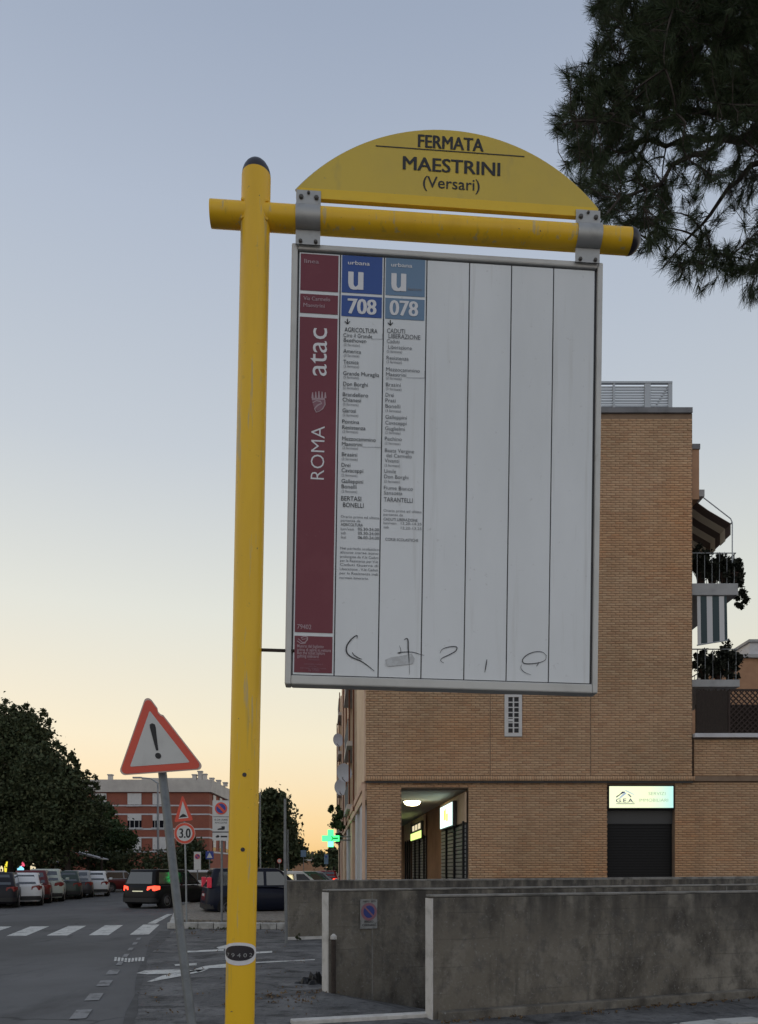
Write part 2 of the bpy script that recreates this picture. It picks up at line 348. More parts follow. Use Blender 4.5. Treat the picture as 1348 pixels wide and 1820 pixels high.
# formwork lines on the cast concrete
def formwork(m, step=.29, depth=.55):
    n = m.node_tree.nodes; l = m.node_tree.links; b = n['Principled BSDF']
    src = b.inputs['Base Color'].links[0].from_socket
    tc = n.new('ShaderNodeTexCoord'); sx = n.new('ShaderNodeSeparateXYZ'); l.new(tc.outputs['Object'], sx.inputs[0])
    no = n.new('ShaderNodeTexNoise'); no.inputs['Scale'].default_value = 1.7; l.new(tc.outputs['Object'], no.inputs[0])
    a = n.new('ShaderNodeMath'); a.operation = 'MULTIPLY_ADD'; a.inputs[1].default_value = .05; l.new(no.outputs[0], a.inputs[0]); l.new(sx.outputs[2], a.inputs[2])
    p = n.new('ShaderNodeMath'); p.operation = 'PINGPONG'; p.inputs[1].default_value = step / 2; l.new(a.outputs[0], p.inputs[0])
    mr = n.new('ShaderNodeMapRange'); mr.inputs[1].default_value = 0; mr.inputs[2].default_value = .010; mr.inputs[3].default_value = depth; mr.inputs[4].default_value = 0; l.new(p.outputs[0], mr.inputs[0])
    no2 = n.new('ShaderNodeTexNoise'); no2.inputs['Scale'].default_value = .9; l.new(tc.outputs['Object'], no2.inputs[0])
    mm = n.new('ShaderNodeMapRange'); mm.inputs[1].default_value = .42; mm.inputs[2].default_value = .60; l.new(no2.outputs[0], mm.inputs[0])
    mu = n.new('ShaderNodeMath'); mu.operation = 'MULTIPLY'; l.new(mr.outputs[0], mu.inputs[0]); l.new(mm.outputs[0], mu.inputs[1])
    x = n.new('ShaderNodeMix'); x.data_type = 'RGBA'; l.new(mu.outputs[0], x.inputs[0]); l.new(src, x.inputs[6]); x.inputs[7].default_value = (.05,.045,.04,1)
    # sooty run-off stains below the capping
    st = n.new('ShaderNodeMapRange'); st.inputs[1].default_value = .75; st.inputs[2].default_value = 1.34; l.new(sx.outputs[2], st.inputs[0])
    mp = n.new('ShaderNodeMapping'); mp.inputs['Scale'].default_value = (3.2, 3.2, .35); l.new(tc.outputs['Object'], mp.inputs[0])
    n3 = n.new('ShaderNodeTexNoise'); n3.inputs['Scale'].default_value = 1.6; n3.inputs['Detail'].default_value = 5; l.new(mp.outputs[0], n3.inputs[0])
    m3 = n.new('ShaderNodeMapRange'); m3.inputs[1].default_value = .36; m3.inputs[2].default_value = .62; l.new(n3.outputs[0], m3.inputs[0])
    mu3 = n.new('ShaderNodeMath'); mu3.operation = 'MULTIPLY'; l.new(st.outputs[0], mu3.inputs[0]); l.new(m3.outputs[0], mu3.inputs[1])
    x3 = n.new('ShaderNodeMix'); x3.data_type = 'RGBA'; l.new(mu3.outputs[0], x3.inputs[0]); l.new(x.outputs[2], x3.inputs[6]); x3.inputs[7].default_value = (.05,.046,.042,1)
    l.new(x3.outputs[2], b.inputs['Base Color'])
formwork(M['concrete_dark'])

# ================================================================== ground, ramp
WB0, WB1 = Vector((-.65, 9.9)), Vector((-.65 + 12*.891, 9.9 + 12*.454))
WC0, WC1 = Vector((.575, 8.12)), Vector((.575 + 9*.936, 8.12 + 9*.351))
def unit(a, b): return (b - a).normalized()
dB, dC = unit(WB0, WB1), unit(WC0, WC1)
nC = Vector((-dC.y, dC.x))
r0, r1 = WC0 + nC*.14, WC0 + nC*.14 + dC*8.5
r2, r3 = WB0 + dB*10 + Vector((-dB.y, dB.x))*.1, WB0 + Vector((-dB.y, dB.x))*.1
outer = [Vector((-700, -60, 0)), Vector((700, -60, 0)), Vector((700, 1500, 0)), Vector((-700, 1500, 0))]
hole = [Vector((p.x, p.y, 0)) for p in (r0, r1, r2, r3)]
tri = tessellate_polygon([outer, hole])
mb = MB(); mb.add(outer + hole, tri)
road = struct(mb.build('road', 'asphalt'))
for p in road.data.polygons:
    if p.normal.z < 0: p.flip()
mb = MB(); sl = -.27
mb.add([(r0.x, r0.y, 0), (r1.x, r1.y, sl*8.5), (r2.x, r2.y, sl*8.5), (r3.x, r3.y, 0)], [(0, 1, 2, 3)])
struct(mb.build('ramp', 'rough_asphalt'))
# rough forecourt on the right of the carriageway
fc = [gnd(*p) for p in ((300,1652),(283,1672),(262,1700),(256,1722),(250,1745),(246,1770),(240,1800),(226,1840),(190,1980))]
fc += [Vector((3, 5, 0)), Vector((6, 7.2, 0)), Vector((WC1.x, WC1.y, 0)), Vector((WC0.x, WC0.y, 0)), Vector((r0.x, r0.y, 0)), Vector((r3.x, r3.y, 0)), Vector((WB0.x-.2, WB0.y+.15, 0)), Vector((2.2, 13.2, 0)), Vector((6, 17.2, 0)), Vector((2, 20.0, 0)), gnd(512, 1652)]
mb = MB(); mb.add([(p.x, p.y, .005) for p in fc], tessellate_polygon([fc]))
o = struct(mb.build('forecourt', 'rough_asphalt'))
for p in o.data.polygons:
    if p.normal.z < 0: p.flip()
# painted markings
def paint(pts, z, m, name, par=road):
    mb = MB(); mb.add([(gnd(*p).x, gnd(*p).y, z) for p in pts], [tuple(range(len(pts)))]); o = mb.build(name, m, par)
    for p in o.data.polygons:
        if p.normal.z < 0: p.flip()
    return o
for q in (((-62,1663),(-26,1663),(21,1647),(-12,1647)), ((11,1664),(47,1663.5),(88,1646.5),(54,1647)), ((83,1663),(120,1663),(154,1645.5),(122,1646)), ((158,1662.5),(193,1662.5),(219,1644.5),(187,1645)), ((231,1661.5),(265,1661),(284,1643.5),(255,1643.5))):
    paint(q, .005, 'worn_paint', 'crossing_stripe')
a, b = gnd(138, 1812), gnd(249, 1666); d = (b - a).normalized(); n_ = Vector((-d.y, d.x, 0))
L_ = (b - a).length
for k in range(9):
    t0 = k * L_/8.6; wd = .045 if k > 3 else .085; ln = .55
    P = [a + d*t0 - n_*wd, a + d*(t0+ln) - n_*wd, a + d*(t0+ln) + n_*wd, a + d*t0 + n_*wd]
    mb = MB(); mb.add([(p.x, p.y, .009) for p in P], [(0, 1, 2, 3)]); mb.build('lane_dash', 'faint_paint', road)
paint(((262,1642),(277,1642),(307,1625),(298,1625)), .009, 'worn_paint', 'edge_line')
for k in range(9):      # worn white teeth of the drain strip
    x = 203 + k*6.1; paint(((x,1711-abs(k-4)*.5),(x+4.2,1711-abs(k-4)*.5),(x+5.4,1704-abs(k-4)*.5),(x+1.2,1704-abs(k-4)*.5)), .009, 'worn_paint', 'drain_tooth')
for q in (((243,1731),(258,1726),(320,1724),(352,1727),(330,1731),(262,1733)), ((262,1746),(290,1735),(345,1726),(372,1723),(360,1728),(318,1737),(270,1746)), ((345,1724),(365,1718),(404,1714),(404,1721),(372,1722),(352,1729)), ((333,1691),(398,1688),(398,1691),(333,1694)), ((310,1715),(350,1713),(350,1717),(312,1718)), ((455,1693),(484,1691),(484,1694),(455,1696)), ((455,1711),(560,1706),(560,1707.5),(455,1713)), ((385,1685),(404,1680),(404,1687),(392,1689))):
    paint(q, .012, 'worn_paint', 'worn_line')
gp = [gnd(*p) for p in ((296,1655),(281,1673),(261,1700),(254,1722),(248,1745),(243,1770),(236,1800),(222,1840))]
mb = MB(); vv = []
for i, p in enumerate(gp):
    wv_ = .05 + .03*math.sin(i*2.3) + (.12 if i < 2 else 0); vv += [(p.x - wv_, p.y, .007), (p.x + wv_*.8, p.y, .007)]
mb.add(vv, [(2*i, 2*i+1, 2*i+3, 2*i+2) for i in range(len(gp)-1)]); go = mb.build('gutter', 'gutter'); struct(go)
for p in go.data.polygons:
    if p.normal.z < 0: p.flip()
# gravelled traffic island with kerb stones
isl = [gnd(302,1634,.16), gnd(306,1626,.16), gnd(318,1612,.16), gnd(345,1600,.16), gnd(640,1592,.16), gnd(640,1632,.16), gnd(512,1636.5,.16)]
mb = MB(); mb.prism([(p.x, p.y) for p in isl], .02, .16)
struct(mb.build('gravel_island', 'gravel'))
kerb = bpy.data.objects.new('kerb', None); COL.objects.link(kerb); kerb['kind'] = 'structure'
k0, k1 = gnd(300,1651), gnd(520,1652.5)
k0.x -= .05
N = 8
for i in range(N):
    p, q = k0.lerp(k1, i/N), k0.lerp(k1, (i+1)/N); dd = (q-p).normalized()*.008
    mb = MB(); mb.wall(p+dd, q-dd, .26, .0, .175 + random.uniform(-.006, .006)); mb.build('kerb_stone', 'kerb_stone', kerb, bevel=.02)
p0 = k0 + Vector((0, .26, 0)); q0 = gnd(312, 1622)
for i in range(4):
    p, q = p0.lerp(q0, i/4), p0.lerp(q0, (i+1)/4); dd = (q-p).normalized()*.008
    mb = MB(); mb.wall(q-dd, p+dd, .22, 0, .17); mb.build('kerb_stone', 'kerb_stone', kerb, bevel=.02)
# curved kerb in the bottom right corner, threshold strip at the ramp mouth
kr = bpy.data.objects.new('kerb_curve', None); COL.objects.link(kr); kr['kind'] = 'structure'
pts = [gnd(x, y) for x, y in ((1150,1874),(1190,1858),(1240,1848),(1300,1841),(1370,1836),(1470,1834))]
for p, q in zip(pts, pts[1:]):
    dd = (q-p).normalized()*.006
    mb = MB(); mb.wall(p+dd, q-dd, .24, 0, .12); mb.build('kerb_stone', 'kerb_stone', kr, bevel=.015)
th = tag(MB().wall(gnd(520,1823), gnd(768,1809), .13, 0, .05).build('threshold_strip', 'concrete_pale', bevel=.01), 'pale concrete threshold strip at the mouth of the sunken ramp', 'kerb')

# ================================================================== ramp walls
def ramp_wall(name, a, b, t, ztop, zb, label, ztop2=None, endcap=True):
    t_ = thing(name, label, 'wall', (a.x, a.y, 0))
    L = (b-a).length; d = unit(a, b); n = Vector((-d.y, d.x))
    MB().wall(a, b, t, zb, ztop, z1b=ztop2).build('wall', 'concrete_dark', t_, bevel=.012)
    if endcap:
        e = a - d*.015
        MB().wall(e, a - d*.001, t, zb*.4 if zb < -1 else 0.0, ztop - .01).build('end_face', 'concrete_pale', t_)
    return t_
wc = ramp_wall('ramp_wall', WC0, WC1, .17, 1.30, -2.6, 'nearest stained concrete ramp wall with pale end face at right')
MB().wall(WC0 + nC*-.13 + dC*.05, WC1 - nC*.13, .125, -.1, .10).build('footing', 'concrete_dark', wc, bevel=.015)
wb = ramp_wall('ramp_wall', WB0, WB1, .19, 1.31, -3.2, 'middle concrete ramp wall carrying the faded no parking notice')
for tt in (.62, 4.1, 7.5):
    q = WB0 + dB*tt - Vector((-dB.y, dB.x))*.004
    MB().wall(q, q + dB*.018, .006, -.4, 1.3).build('joint', 'concrete_cap', wb)
A0, A1 = Vector((-2.03, 17.3)), Vector((11.6, 22.2))
wa = ramp_wall('garden_wall', A0, A1, .26, 1.32, -.2, 'long farthest concrete wall in front of the brick block, beside the thin grey post', 1.375, False)
MB().wall(A0 + Vector((-.02, -.05)), A0 + Vector((-.02,-.05)) + unit(A0, A1)*2.2, .05, 0, .07).build('base_strip', 'concrete_pale', wa)
for w_, a_, b_, zt, zt2 in ((wc, WC0, WC1, 1.30, None), (wb, WB0, WB1, 1.31, None), (wa, A0, A1, 1.32, 1.375)):   # weathered capping course
    d_ = unit(a_, b_); n2 = Vector((-d_.y, d_.x))
    MB().wall(a_ - n2*.006 - d_*.008, b_, (.186 if w_ is wc else .206 if w_ is wb else .272), zt + .002, zt + .028, z1b=None if zt2 is None else zt2 + .028).build('capping', 'concrete_cap', w_, bevel=.008)
# drain post beside the middle wall
p = Vector((-.585, 9.87, 0))
dp = thing('drain_pipe', 'short dark brown pipe with pale cap beside the middle ramp wall', 'pipe', (p.x, p.y-.02, 0))
MB().tube([(p.x, p.y-.02, -.1), (p.x, p.y-.02, .72)], .032, 12).build('pipe', 'bark', dp, smooth=True)
MB().tube([(p.x, p.y-.02, .70), (p.x, p.y-.02, .74), (p.x, p.y-.02, .77)], [.042, .042, .012], 12).build('cap', 'concrete_pale', dp, smooth=True)
# dark litter heap at the ramp corner
c = gnd(563, 1748); mbh = MB()
for k in range(26):
    a_ = random.uniform(0, 6.28); r_ = random.uniform(0, .26); s_ = random.uniform(.03, .09)
    x, y = c.x + r_*math.cos(a_)*1.1 , c.y + r_*math.sin(a_)*.6
    P = [(x + s_*math.cos(t)*random.uniform(.7, 1.3), y + s_*math.sin(t)*random.uniform(.7, 1.3)) for t in (0, 1.1, 2.2, 3.2, 4.2, 5.2)]
    mbh.hexa([(u, v, .0) for u, v in P], [(c.x*.0 + x + (u-x)*.5, y + (v-y)*.5, max(.03, (.26-r_)*random.uniform(.3, .75))) for u, v in P])
tag(mbh.build('litter_heap', 'litter_black', smooth=True), 'black heap of litter against the end of the middle ramp wall', 'litter')
# no parking notice on the middle wall
def wallpt(px, py, out=.02):     # point on the front of the middle wall
    rx = (px - CX) / F; nx = Vector((dB.y, -dB.x)); q = WB0 + nx*out
    Y = (q.dot(nx)) / (rx*nx.x + nx.y); return Vector((rx*Y, Y, EYE + (HY-py)*Y/F))
pc = wallpt(656, 1623)
ns = thing('no_parking_notice', 'faded no parking notice on the middle concrete ramp wall', 'sign', pc, (0, 0, math.atan2(dB.y, dB.x)))
MB().box(-.125, .125, 0, .01, -.205, .185).build('plate', 'faded_plate', ns, local=True)
nb = MB(); nb.disc((0, -.003, .02), .118); nb.build('red_ring', 'rose_print', ns, local=True)
nb = MB(); nb.disc((0, -.005, .02), .082); nb.build('blue_disc', 'logo_blue', ns, local=True)
nb = MB(); nb.add([(-.07, -.007, .075), (-.055, -.007, .09), (.07, -.007, -.035), (.055, -.007, -.05)], [(0, 1, 2, 3)]); nb.build('red_bar', 'rose_print', ns, local=True)
nb = MB(); put_text(nb, 'DIVIETO', -.09, .0, .145, .022, -.003, .02); put_text(nb, 'SOSTA', .03, .10, .145, .022, -.003, .02)
put_text(nb, 'PASSO', -.065, .065, -.125, .026, -.003, .03); put_text(nb, 'CARRABILE', -.10, .10, -.17, .026, -.003, .03); nb.build('lettering', 'black_print', ns, local=True, kind='stuff')

# ================================================================== brick apartment block
YB = 23.5
S = F / YB
def fx(px): return (px - CX) / S
def fz(py): return EYE + (HY - py) / S
def brick_field(mb, o, d, length, z0, z1, holes=(), bl=.26, bh=.0735, j=.011, proud=.011):
    """running bond on a vertical plane: o start, d unit direction; outward normal = (d.y,-d.x)"""
    nx = (d[1]*proud, -d[0]*proud); V = []; Fc = []
    rows = int((z1 - z0) / bh)
    for r in range(rows):
        za, zb = z0 + r*bh + j/2, z0 + (r+1)*bh - j/2
        u = -(bl/2 if r % 2 else 0.0)
        while u < length:
            a, b = max(u, 0) + j/2, min(u + bl, length) - j/2; u += bl
            if b - a < .03: continue
            cut = [(a, b)]
            for (h0, h1, g0, g1) in holes:
                if zb <= g0 or za >= g1: continue
                nw = []
                for (a2, b2) in cut:
                    if b2 <= h0 or a2 >= h1: nw.append((a2, b2)); continue
                    if a2 < h0 - .03: nw.append((a2, h0))
                    if b2 > h1 + .03: nw.append((h1, b2))
                cut = nw
            for (a2, b2) in cut:
                jx = random.uniform(-.003, .003); k = len(V)
                for (uu, pr) in ((a2, 0), (b2, 0), (a2, 1), (b2, 1)):
                    for z in (za, zb):
                        V.append((o[0] + d[0]*uu + nx[0]*pr + (d[1]*jx if pr else 0), o[1] + d[1]*uu + nx[1]*pr - (d[0]*jx if pr else 0), z))
                # order: a0z0 a0z1 b0z0 b0z1 a1z0 a1z1 b1z0 b1z1
                Fc += [(k+4, k+6, k+7, k+5), (k, k+4, k+5, k+1), (k+6, k+2, k+3, k+7), (k+5, k+7, k+3, k+1), (k, k+2, k+6, k+4)]
    mb[0].extend(V); base = mb[2]
    mb[1].extend([tuple(i + base for i in f) for f in Fc]); mb[2] += len(V)
def brick_part(mb, name, mat_, parent):
    return np_mesh(name, np.array(mb[0]), np.array(mb[1]), mat_, parent, kind='stuff')

XL, XR = fx(650), fx(1231); ZB, ZT = fz(1388), fz(735); ZG = fz(1400)
dS = Vector((-.0711, .9975)); nS = Vector((-.9975, -.0711)); S0 = Vector((XL, YB))
def sp(t, out=0): q = S0 + dS*t + nS*out; return q
ap = thing('apartment_building', 'tan brick apartment block with arcade, behind the concrete walls', 'building', (XL, YB, 0))
# cores (mortar behind the bricks)
core = [(XL+.02, YB+.012), (XR, YB+.012), (XR, YB+22), tuple(sp(54, -.95)), tuple(sp(6.2, -.95)), tuple(sp(6.2, -.02)), tuple(sp(.02, -.02))]
MB().prism(core, ZB, ZT).build('wall', 'mortar', ap)
bm = [[], [], 0]
holes = [(fx(897)-XL, fx(928)-XL, fz(1309), fz(1235)), (fx(871)-XL, fx(872.4)-XL, 0, 99), (fx(1049.5)-XL, fx(1051)-XL, 0, 99)]
brick_field(bm, (XL, YB+.012), (1, 0), XR-XL, ZB+.16, ZT-.12, holes)
# ground floor, set back a hand's breadth
YG = YB + .13
xg0, xg1 = fx(652), fx(1420)
ghol = [(fx(714)-xg0, fx(834)-xg0, -1, ZG), (fx(1082)-xg0, fx(1203)-xg0, -1, fz(1394))]
brick_field(bm, (xg0, YG+.012), (1, 0), xg1-xg0, .6, ZB-.02, ghol)
# first floor to the right of the tall block
x2 = fx(1235)
brick_field(bm, (x2, YB+.062), (1, 0), fx(1420)-x2, ZB+.16, fz(1312), ())
# soldier course under the overhang
bs = [[], [], 0]
brick_field(bs, (XL, YB+.002), (1, 0), fx(1236)-XL, ZB, ZB+.15, (), bl=.075, bh=.15)
brick_part(bm, 'brick', 'brick', ap); brick_part(bs, 'soldier_brick', 'brick', ap)
g = MB()
g.box(xg0, fx(714), YG+.012, YG+.9, 0, ZB-.004); g.box(fx(714), fx(834), YG+.012, YG+.5, ZG, ZB-.004)
g.box(fx(834), fx(1082), YG+.012, YG+.4, 0, ZB-.004); g.box(fx(1082), fx(1203), YG+.012, YG+.3, fz(1394), ZB-.004); g.box(fx(1203), xg1, YG+.012, YG+.4, 0, ZB-.004)
g.build('ground_floor_wall', 'mortar', ap)
MB().box(x2, fx(1420), YB+.062, YB+9, ZB+.004, fz(1312)).build('side_wing', 'mortar', ap)
MB().box(fx(1233), fx(1425), YB-.10, YB+1.2, fz(1311), fz(1304)).build('terrace_coping', 'column_white', ap)
MB().box(XL-.05, fx(1229)+.02, YB-.06, YB+.5, ZT, ZT+.16).build('roof_coping', 'coping_dark', ap)
MB().box(XL-.2, XR, YB+.5, YB+22, ZT-.3, ZT+.02).build('roof', 'slab_grey', ap)
MB().box(XR, fx(1246), YB+.12, YB+12, fz(884), fz(795)).build('rear_stair_wall', 'brick_tan', ap)
MB().box(XR, fx(1247), YB+.08, YB+12, fz(795), fz(786)).build('rear_coping', 'coping_dark', ap)
MB().box(XL, XR + .04, YB+.03, YB+.10, ZB-.05, ZB-.003).build('overhang_shade', 'dark_panel', ap)  # dark strip added as the shadow line beneath the overhang
# little glass-block window
wn = MB(); x0, x1, z0, z1 = fx(897), fx(928), fz(1309), fz(1234.5)
fr = MB(); fr.box(x0, x0+.115, YB-.025, YB+.08, z0, z1); fr.box(x1-.10, x1, YB-.025, YB+.08, z0, z1); fr.box(x0+.115, x1-.10, YB-.025, YB+.08, z0, z0+.11); fr.box(x0+.115, x1-.10, YB-.025, YB+.08, z1-.08, z1)
win = fr.build('window', 'white_frame', ap)
ix0, ix1, iz0, iz1 = x0+.115, x1-.10, z0+.11, z1-.08
bars = MB(); xm = (ix0+ix1)/2; bars.box(xm-.022, xm+.022, YB-.012, YB+.05, iz0, iz1)
for k in range(1, 7):
    z = iz0 + (iz1-iz0)*k/7; bars.box(ix0, xm-.022, YB-.010, YB+.045, z-.016, z+.016); bars.box(xm+.022, ix1, YB-.010, YB+.045, z-.016, z+.016)
bars.box(ix0, xm-.022, YB-.011, YB+.03, iz0+(iz1-iz0)*2.05/7+.03, iz0+(iz1-iz0)*2.72/7); bars.build('glazing_bar', 'white_frame', win)
for k in range(7):
    za, zb2 = iz0 + (iz1-iz0)*k/7 + .016, iz0 + (iz1-iz0)*(k+1)/7 - .016
    for (a, b) in ((ix0, xm-.022), (xm+.022, ix1)): MB().box(a, b, YB-.001, YB+.009, za, zb2).build('pane', 'glass_dark', win)
# roof screen
rs = thing('roof_screen', 'pale slatted metal screen standing on the brick block roof', 'screen', (fx(1110), YB+.3, ZT+.16))
zb_, zt_ = ZT+.16, fz(672)
for (a, b) in ((985,988), (1040,1043), (1094.5,1098), (1151.5,1162), (1194,1201)): MB().box(fx(a), fx(b), YB+.25, YB+.32, zb_, zt_).build('post', 'roof_metal', rs)
MB().box(fx(985), fx(1201), YB+.24, YB+.33, zt_, zt_+.06).build('top_rail', 'roof_metal', rs)
for k in range(10):
    z = zb_ + .08 + k*(zt_-zb_-.1)/10
    MB().box(fx(985.5), fx(1200), YB+.321, YB+.35, z, z+.052).build('slat', 'roof_metal', rs)
MB().tube([(fx(1164), YB+.36, zb_+.02), (fx(1193), YB+.36, zt_-.12)], .03, 8).build('brace', 'roof_metal', rs)
# shop front with lit sign and closed shutter
sx0, sx1 = fx(1082), fx(1203)
sh = MB().box(sx0, sx1, YG+.24, YG+.28, 0, fz(1463)).build('roller_shutter', 'arch_black', ap)
for k in range(30):
    z = fz(1560) - .5 + k*.085
    if z < fz(1465): MB().box(sx0+.08, sx1-.08, YG+.222, YG+.242, z, z+.062).build('slat', 'shutter_dark', sh)
MB().box(sx0, sx1, YG+.20, YG+.24, fz(1463), fz(1438)).build('shutter_box', 'dark_panel', ap)
MB().box(sx0, sx1, YG+.10, YG+.2, fz(1438.5), fz(1394)).build('sign_recess', 'shutter_dark', ap)
sb = thing('shop_sign', 'lit pale yellow GEA estate agent sign above the dark closed shutter', 'sign', (fx(1142), YG-.05, fz(1416)))
a, b, z0, z1 = fx(1083.5), fx(1200.5), fz(1437), fz(1395)
MB().box(a, b, YG-.02, YG+.099, z0, z1).build('case', 'shutter_dark', sb)
MB().box(a+.03, b-.02, YG-.03, YG-.02, z0+.03, z1-.03).build('lit_panel', 'sign_lit', sb)
W_, H_ = b-a, z1-z0
def sg(u, v): return (a + W_*u, z0 + H_*v)
lg = MB()
lg.plate([sg(.12,.47), sg(.21,.73), sg(.245,.73), sg(.255,.70), sg(.12,.53)][::-1], YG-.034, YG-.031)
lg.plate([sg(.29,.62), sg(.315,.62), sg(.35,.52), sg(.345,.48)], YG-.034, YG-.031)
put_text(lg, 'G.E.A.', a+W_*.115, a+W_*.395, z0+H_*.27, H_*.16, YG-.034, .01)
lg.box(a+W_*.12, a+W_*.40, YG-.034, YG-.031, z0+H_*.20, z0+H_*.225)
lg.build('logo', 'logo_blue', sb)
lp = MB(); lp.plate([sg(.16,.46), sg(.245,.70), sg(.28,.66), sg(.19,.46)][::-1], YG-.033, YG-.031); lp.plate([sg(.25,.77), sg(.27,.79), sg(.40,.60), sg(.38,.60)], YG-.033, YG-.031); lp.build('logo_roof', 'logo_pale', sb)
lt = MB(); put_text(lt, 'SERVIZI', a+W_*.61, a+W_*.87, z0+H_*.58, H_*.13, YG-.034); lt.build('lettering', 'sign_text_faint', sb); lt = MB(); put_text(lt, 'IMMOBILIARI', a+W_*.47, a+W_*.91, z0+H_*.30, H_*.13, YG-.034); lt.build('lettering', 'sign_text_faint', sb)

# ---- passage under the block (arcade interior)
pw0 = Vector((fx(834), YG+.4)); dP = Vector((-.0713, 1)).normalized()
def pp(Y, out=0.0, z=0): q = pw0 + dP*((Y-pw0.y)/dP.y); return Vector((q.x - out, Y, z))
def pY(px):                      # distance at which the passage wall shows in this column
    k = dP.x/dP.y; r = (px-CX)/F; return (pw0.x - k*pw0.y) / (r - k)
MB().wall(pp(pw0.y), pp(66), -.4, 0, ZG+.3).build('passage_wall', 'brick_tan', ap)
MB().prism([(fx(834)+.1, YG+.5), tuple(pp(66)[:2]), tuple(sp(43, -.02)), tuple(sp(.9, -.02))], ZG-.02, ZG+.12).build('passage_ceiling', 'ceiling_plaster', ap)
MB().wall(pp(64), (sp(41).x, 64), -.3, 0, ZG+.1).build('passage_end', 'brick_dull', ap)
def passage_shop(pa, pb, matk, nslat, label=None):
    ya, yb = pY(pa), pY(pb); q0, q1 = pp(min(ya, yb), .03), pp(max(ya, yb), .03)
    s_ = MB().wall(q0, q1, .03, 0, fz(1400)-1.05).build('passage_shutter', 'dark_panel' if nslat else matk, ap)
    for k in range(nslat):
        z = 1.2 + k*.13
        if z < fz(1400)-1.15: MB().wall(pp(q0.y+.1, .065), pp(q1.y-.1, .065), .03, z, z+.09).build('slat', matk, s_)
    for t in (.02, .35, .68):
        y = q0.y + (q1.y-q0.y)*t; MB().wall(pp(y, .10), pp(y+.14, .10), .06, 0, fz(1400)-1.0).build('shutter_guide', 'shutter_dark', s_)
    MB().wall(pp(q0.y, .06), pp(q1.y, .06), .05, fz(1400)-1.04, fz(1400)-.1).build('fascia', 'plaster_beige', s_)
passage_shop(833, 788, 'shutter_grey', 22)
passage_shop(760, 736, 'shutter_grey', 22)
passage_shop(733, 722, 'brick_dull', 0)
y0, y1 = pY(817)-.2, pY(796)
ls = thing('arcade_sign', 'lit white shop sign nearest in the arcade passage', 'sign', pp(y0, .12, 3.2))
MB().wall(pp(y0, .13), pp(y1, .13), .12, 3.02, 3.86).build('case', 'dark_panel', ls)
MB().wall(pp(y0+.05, .26), pp(y1-.05, .26), .02, 3.06, 3.82).build('lit_panel', 'sign_lit_white', ls)
lq = MB(); ym = (y0+y1)/2
lq.wall(pp(ym-.5, .29), pp(ym-.25, .29), .01, 3.25, 3.5); lq.wall(pp(ym+.1, .29), pp(ym+.3, .29), .01, 3.3, 3.65); lq.wall(pp(ym-.1, .29), pp(ym, .29), .01, 3.3, 3.7); lq.build('emblem', 'light_yellow', ls)
y0, y1 = pY(758), pY(738)
l2 = thing('arcade_sign', 'smaller green and cream lit sign deeper in the arcade passage', 'sign', pp(y0, .1, 3.0))
MB().wall(pp(y0, .10), pp(y1, .10), .1, 2.95, 3.75).build('case', 'dark_panel', l2)
MB().wall(pp(y0+.1, .21), pp(y1-.1, .21), .02, 3.0, 3.32).build('lit_panel', 'lamp_green', l2)
for k in range(3):
    yy = y0 + .4 + (y1-y0-.8)*k/3; MB().wall(pp(yy, .21), pp(yy+.7, .21), .02, 3.42, 3.66).build('lit_panel', 'light_cream', l2)
c = at(733, 1420, 27.6)
cl = thing('ceiling_lamp', 'round glowing ceiling lamp under the arcade', 'lamp', (c.x, c.y, ZG-.02))
ZC = ZG - .02
MB().loft([[(c.x + r*math.cos(2*math.pi*j/24), c.y + r*math.sin(2*math.pi*j/24), z) for j in range(24)] for r, z in ((.30, ZC), (.30, ZC-.07), (.26, ZC-.14), (.16, ZC-.185), (.05, ZC-.20))]).build('bowl', 'lamp_glow', cl, smooth=True)
MB().loft([[(c.x + r*math.cos(2*math.pi*j/24), c.y + r*math.sin(2*math.pi*j/24), z) for j in range(24)] for r, z in ((.34, ZC-.002), (.34, ZC-.04))]).build('rim', 'white_frame', cl)

# ---- left side of the block: wall panels and loggias along the street
for (t0, t1, m_) in ((6.15, 6.2, 'plaster_pink'), (8.0, 11.0, 'plaster_beige'), (16.5, 22.5, 'plaster_beige'), (24.5, 32.5, 'plaster_pink'), (36.5, 46.5, 'plaster_beige'), (48.5, 54, 'plaster_pink')):
    if t1 - t0 > .3:
        MB().prism([tuple(sp(t0)), tuple(sp(t1)), tuple(sp(t1, -.96)), tuple(sp(t0, -.96))], ZB, ZT - .4).build('wall_panel', m_, ap)
MB().prism([tuple(sp(.0, .015)), tuple(sp(6.2, .015)), tuple(sp(6.2, -.018)), tuple(sp(.0, -.018))], ZB, ZT).build('wall_panel', 'plaster_beige', ap)
MB().prism([tuple(sp(-.02, .03)), tuple(sp(.35, .03)), tuple(sp(.35, .016)), tuple(sp(-.02, .016))], ZB, ZT).build('corner_strip', 'plaster_pink', ap)
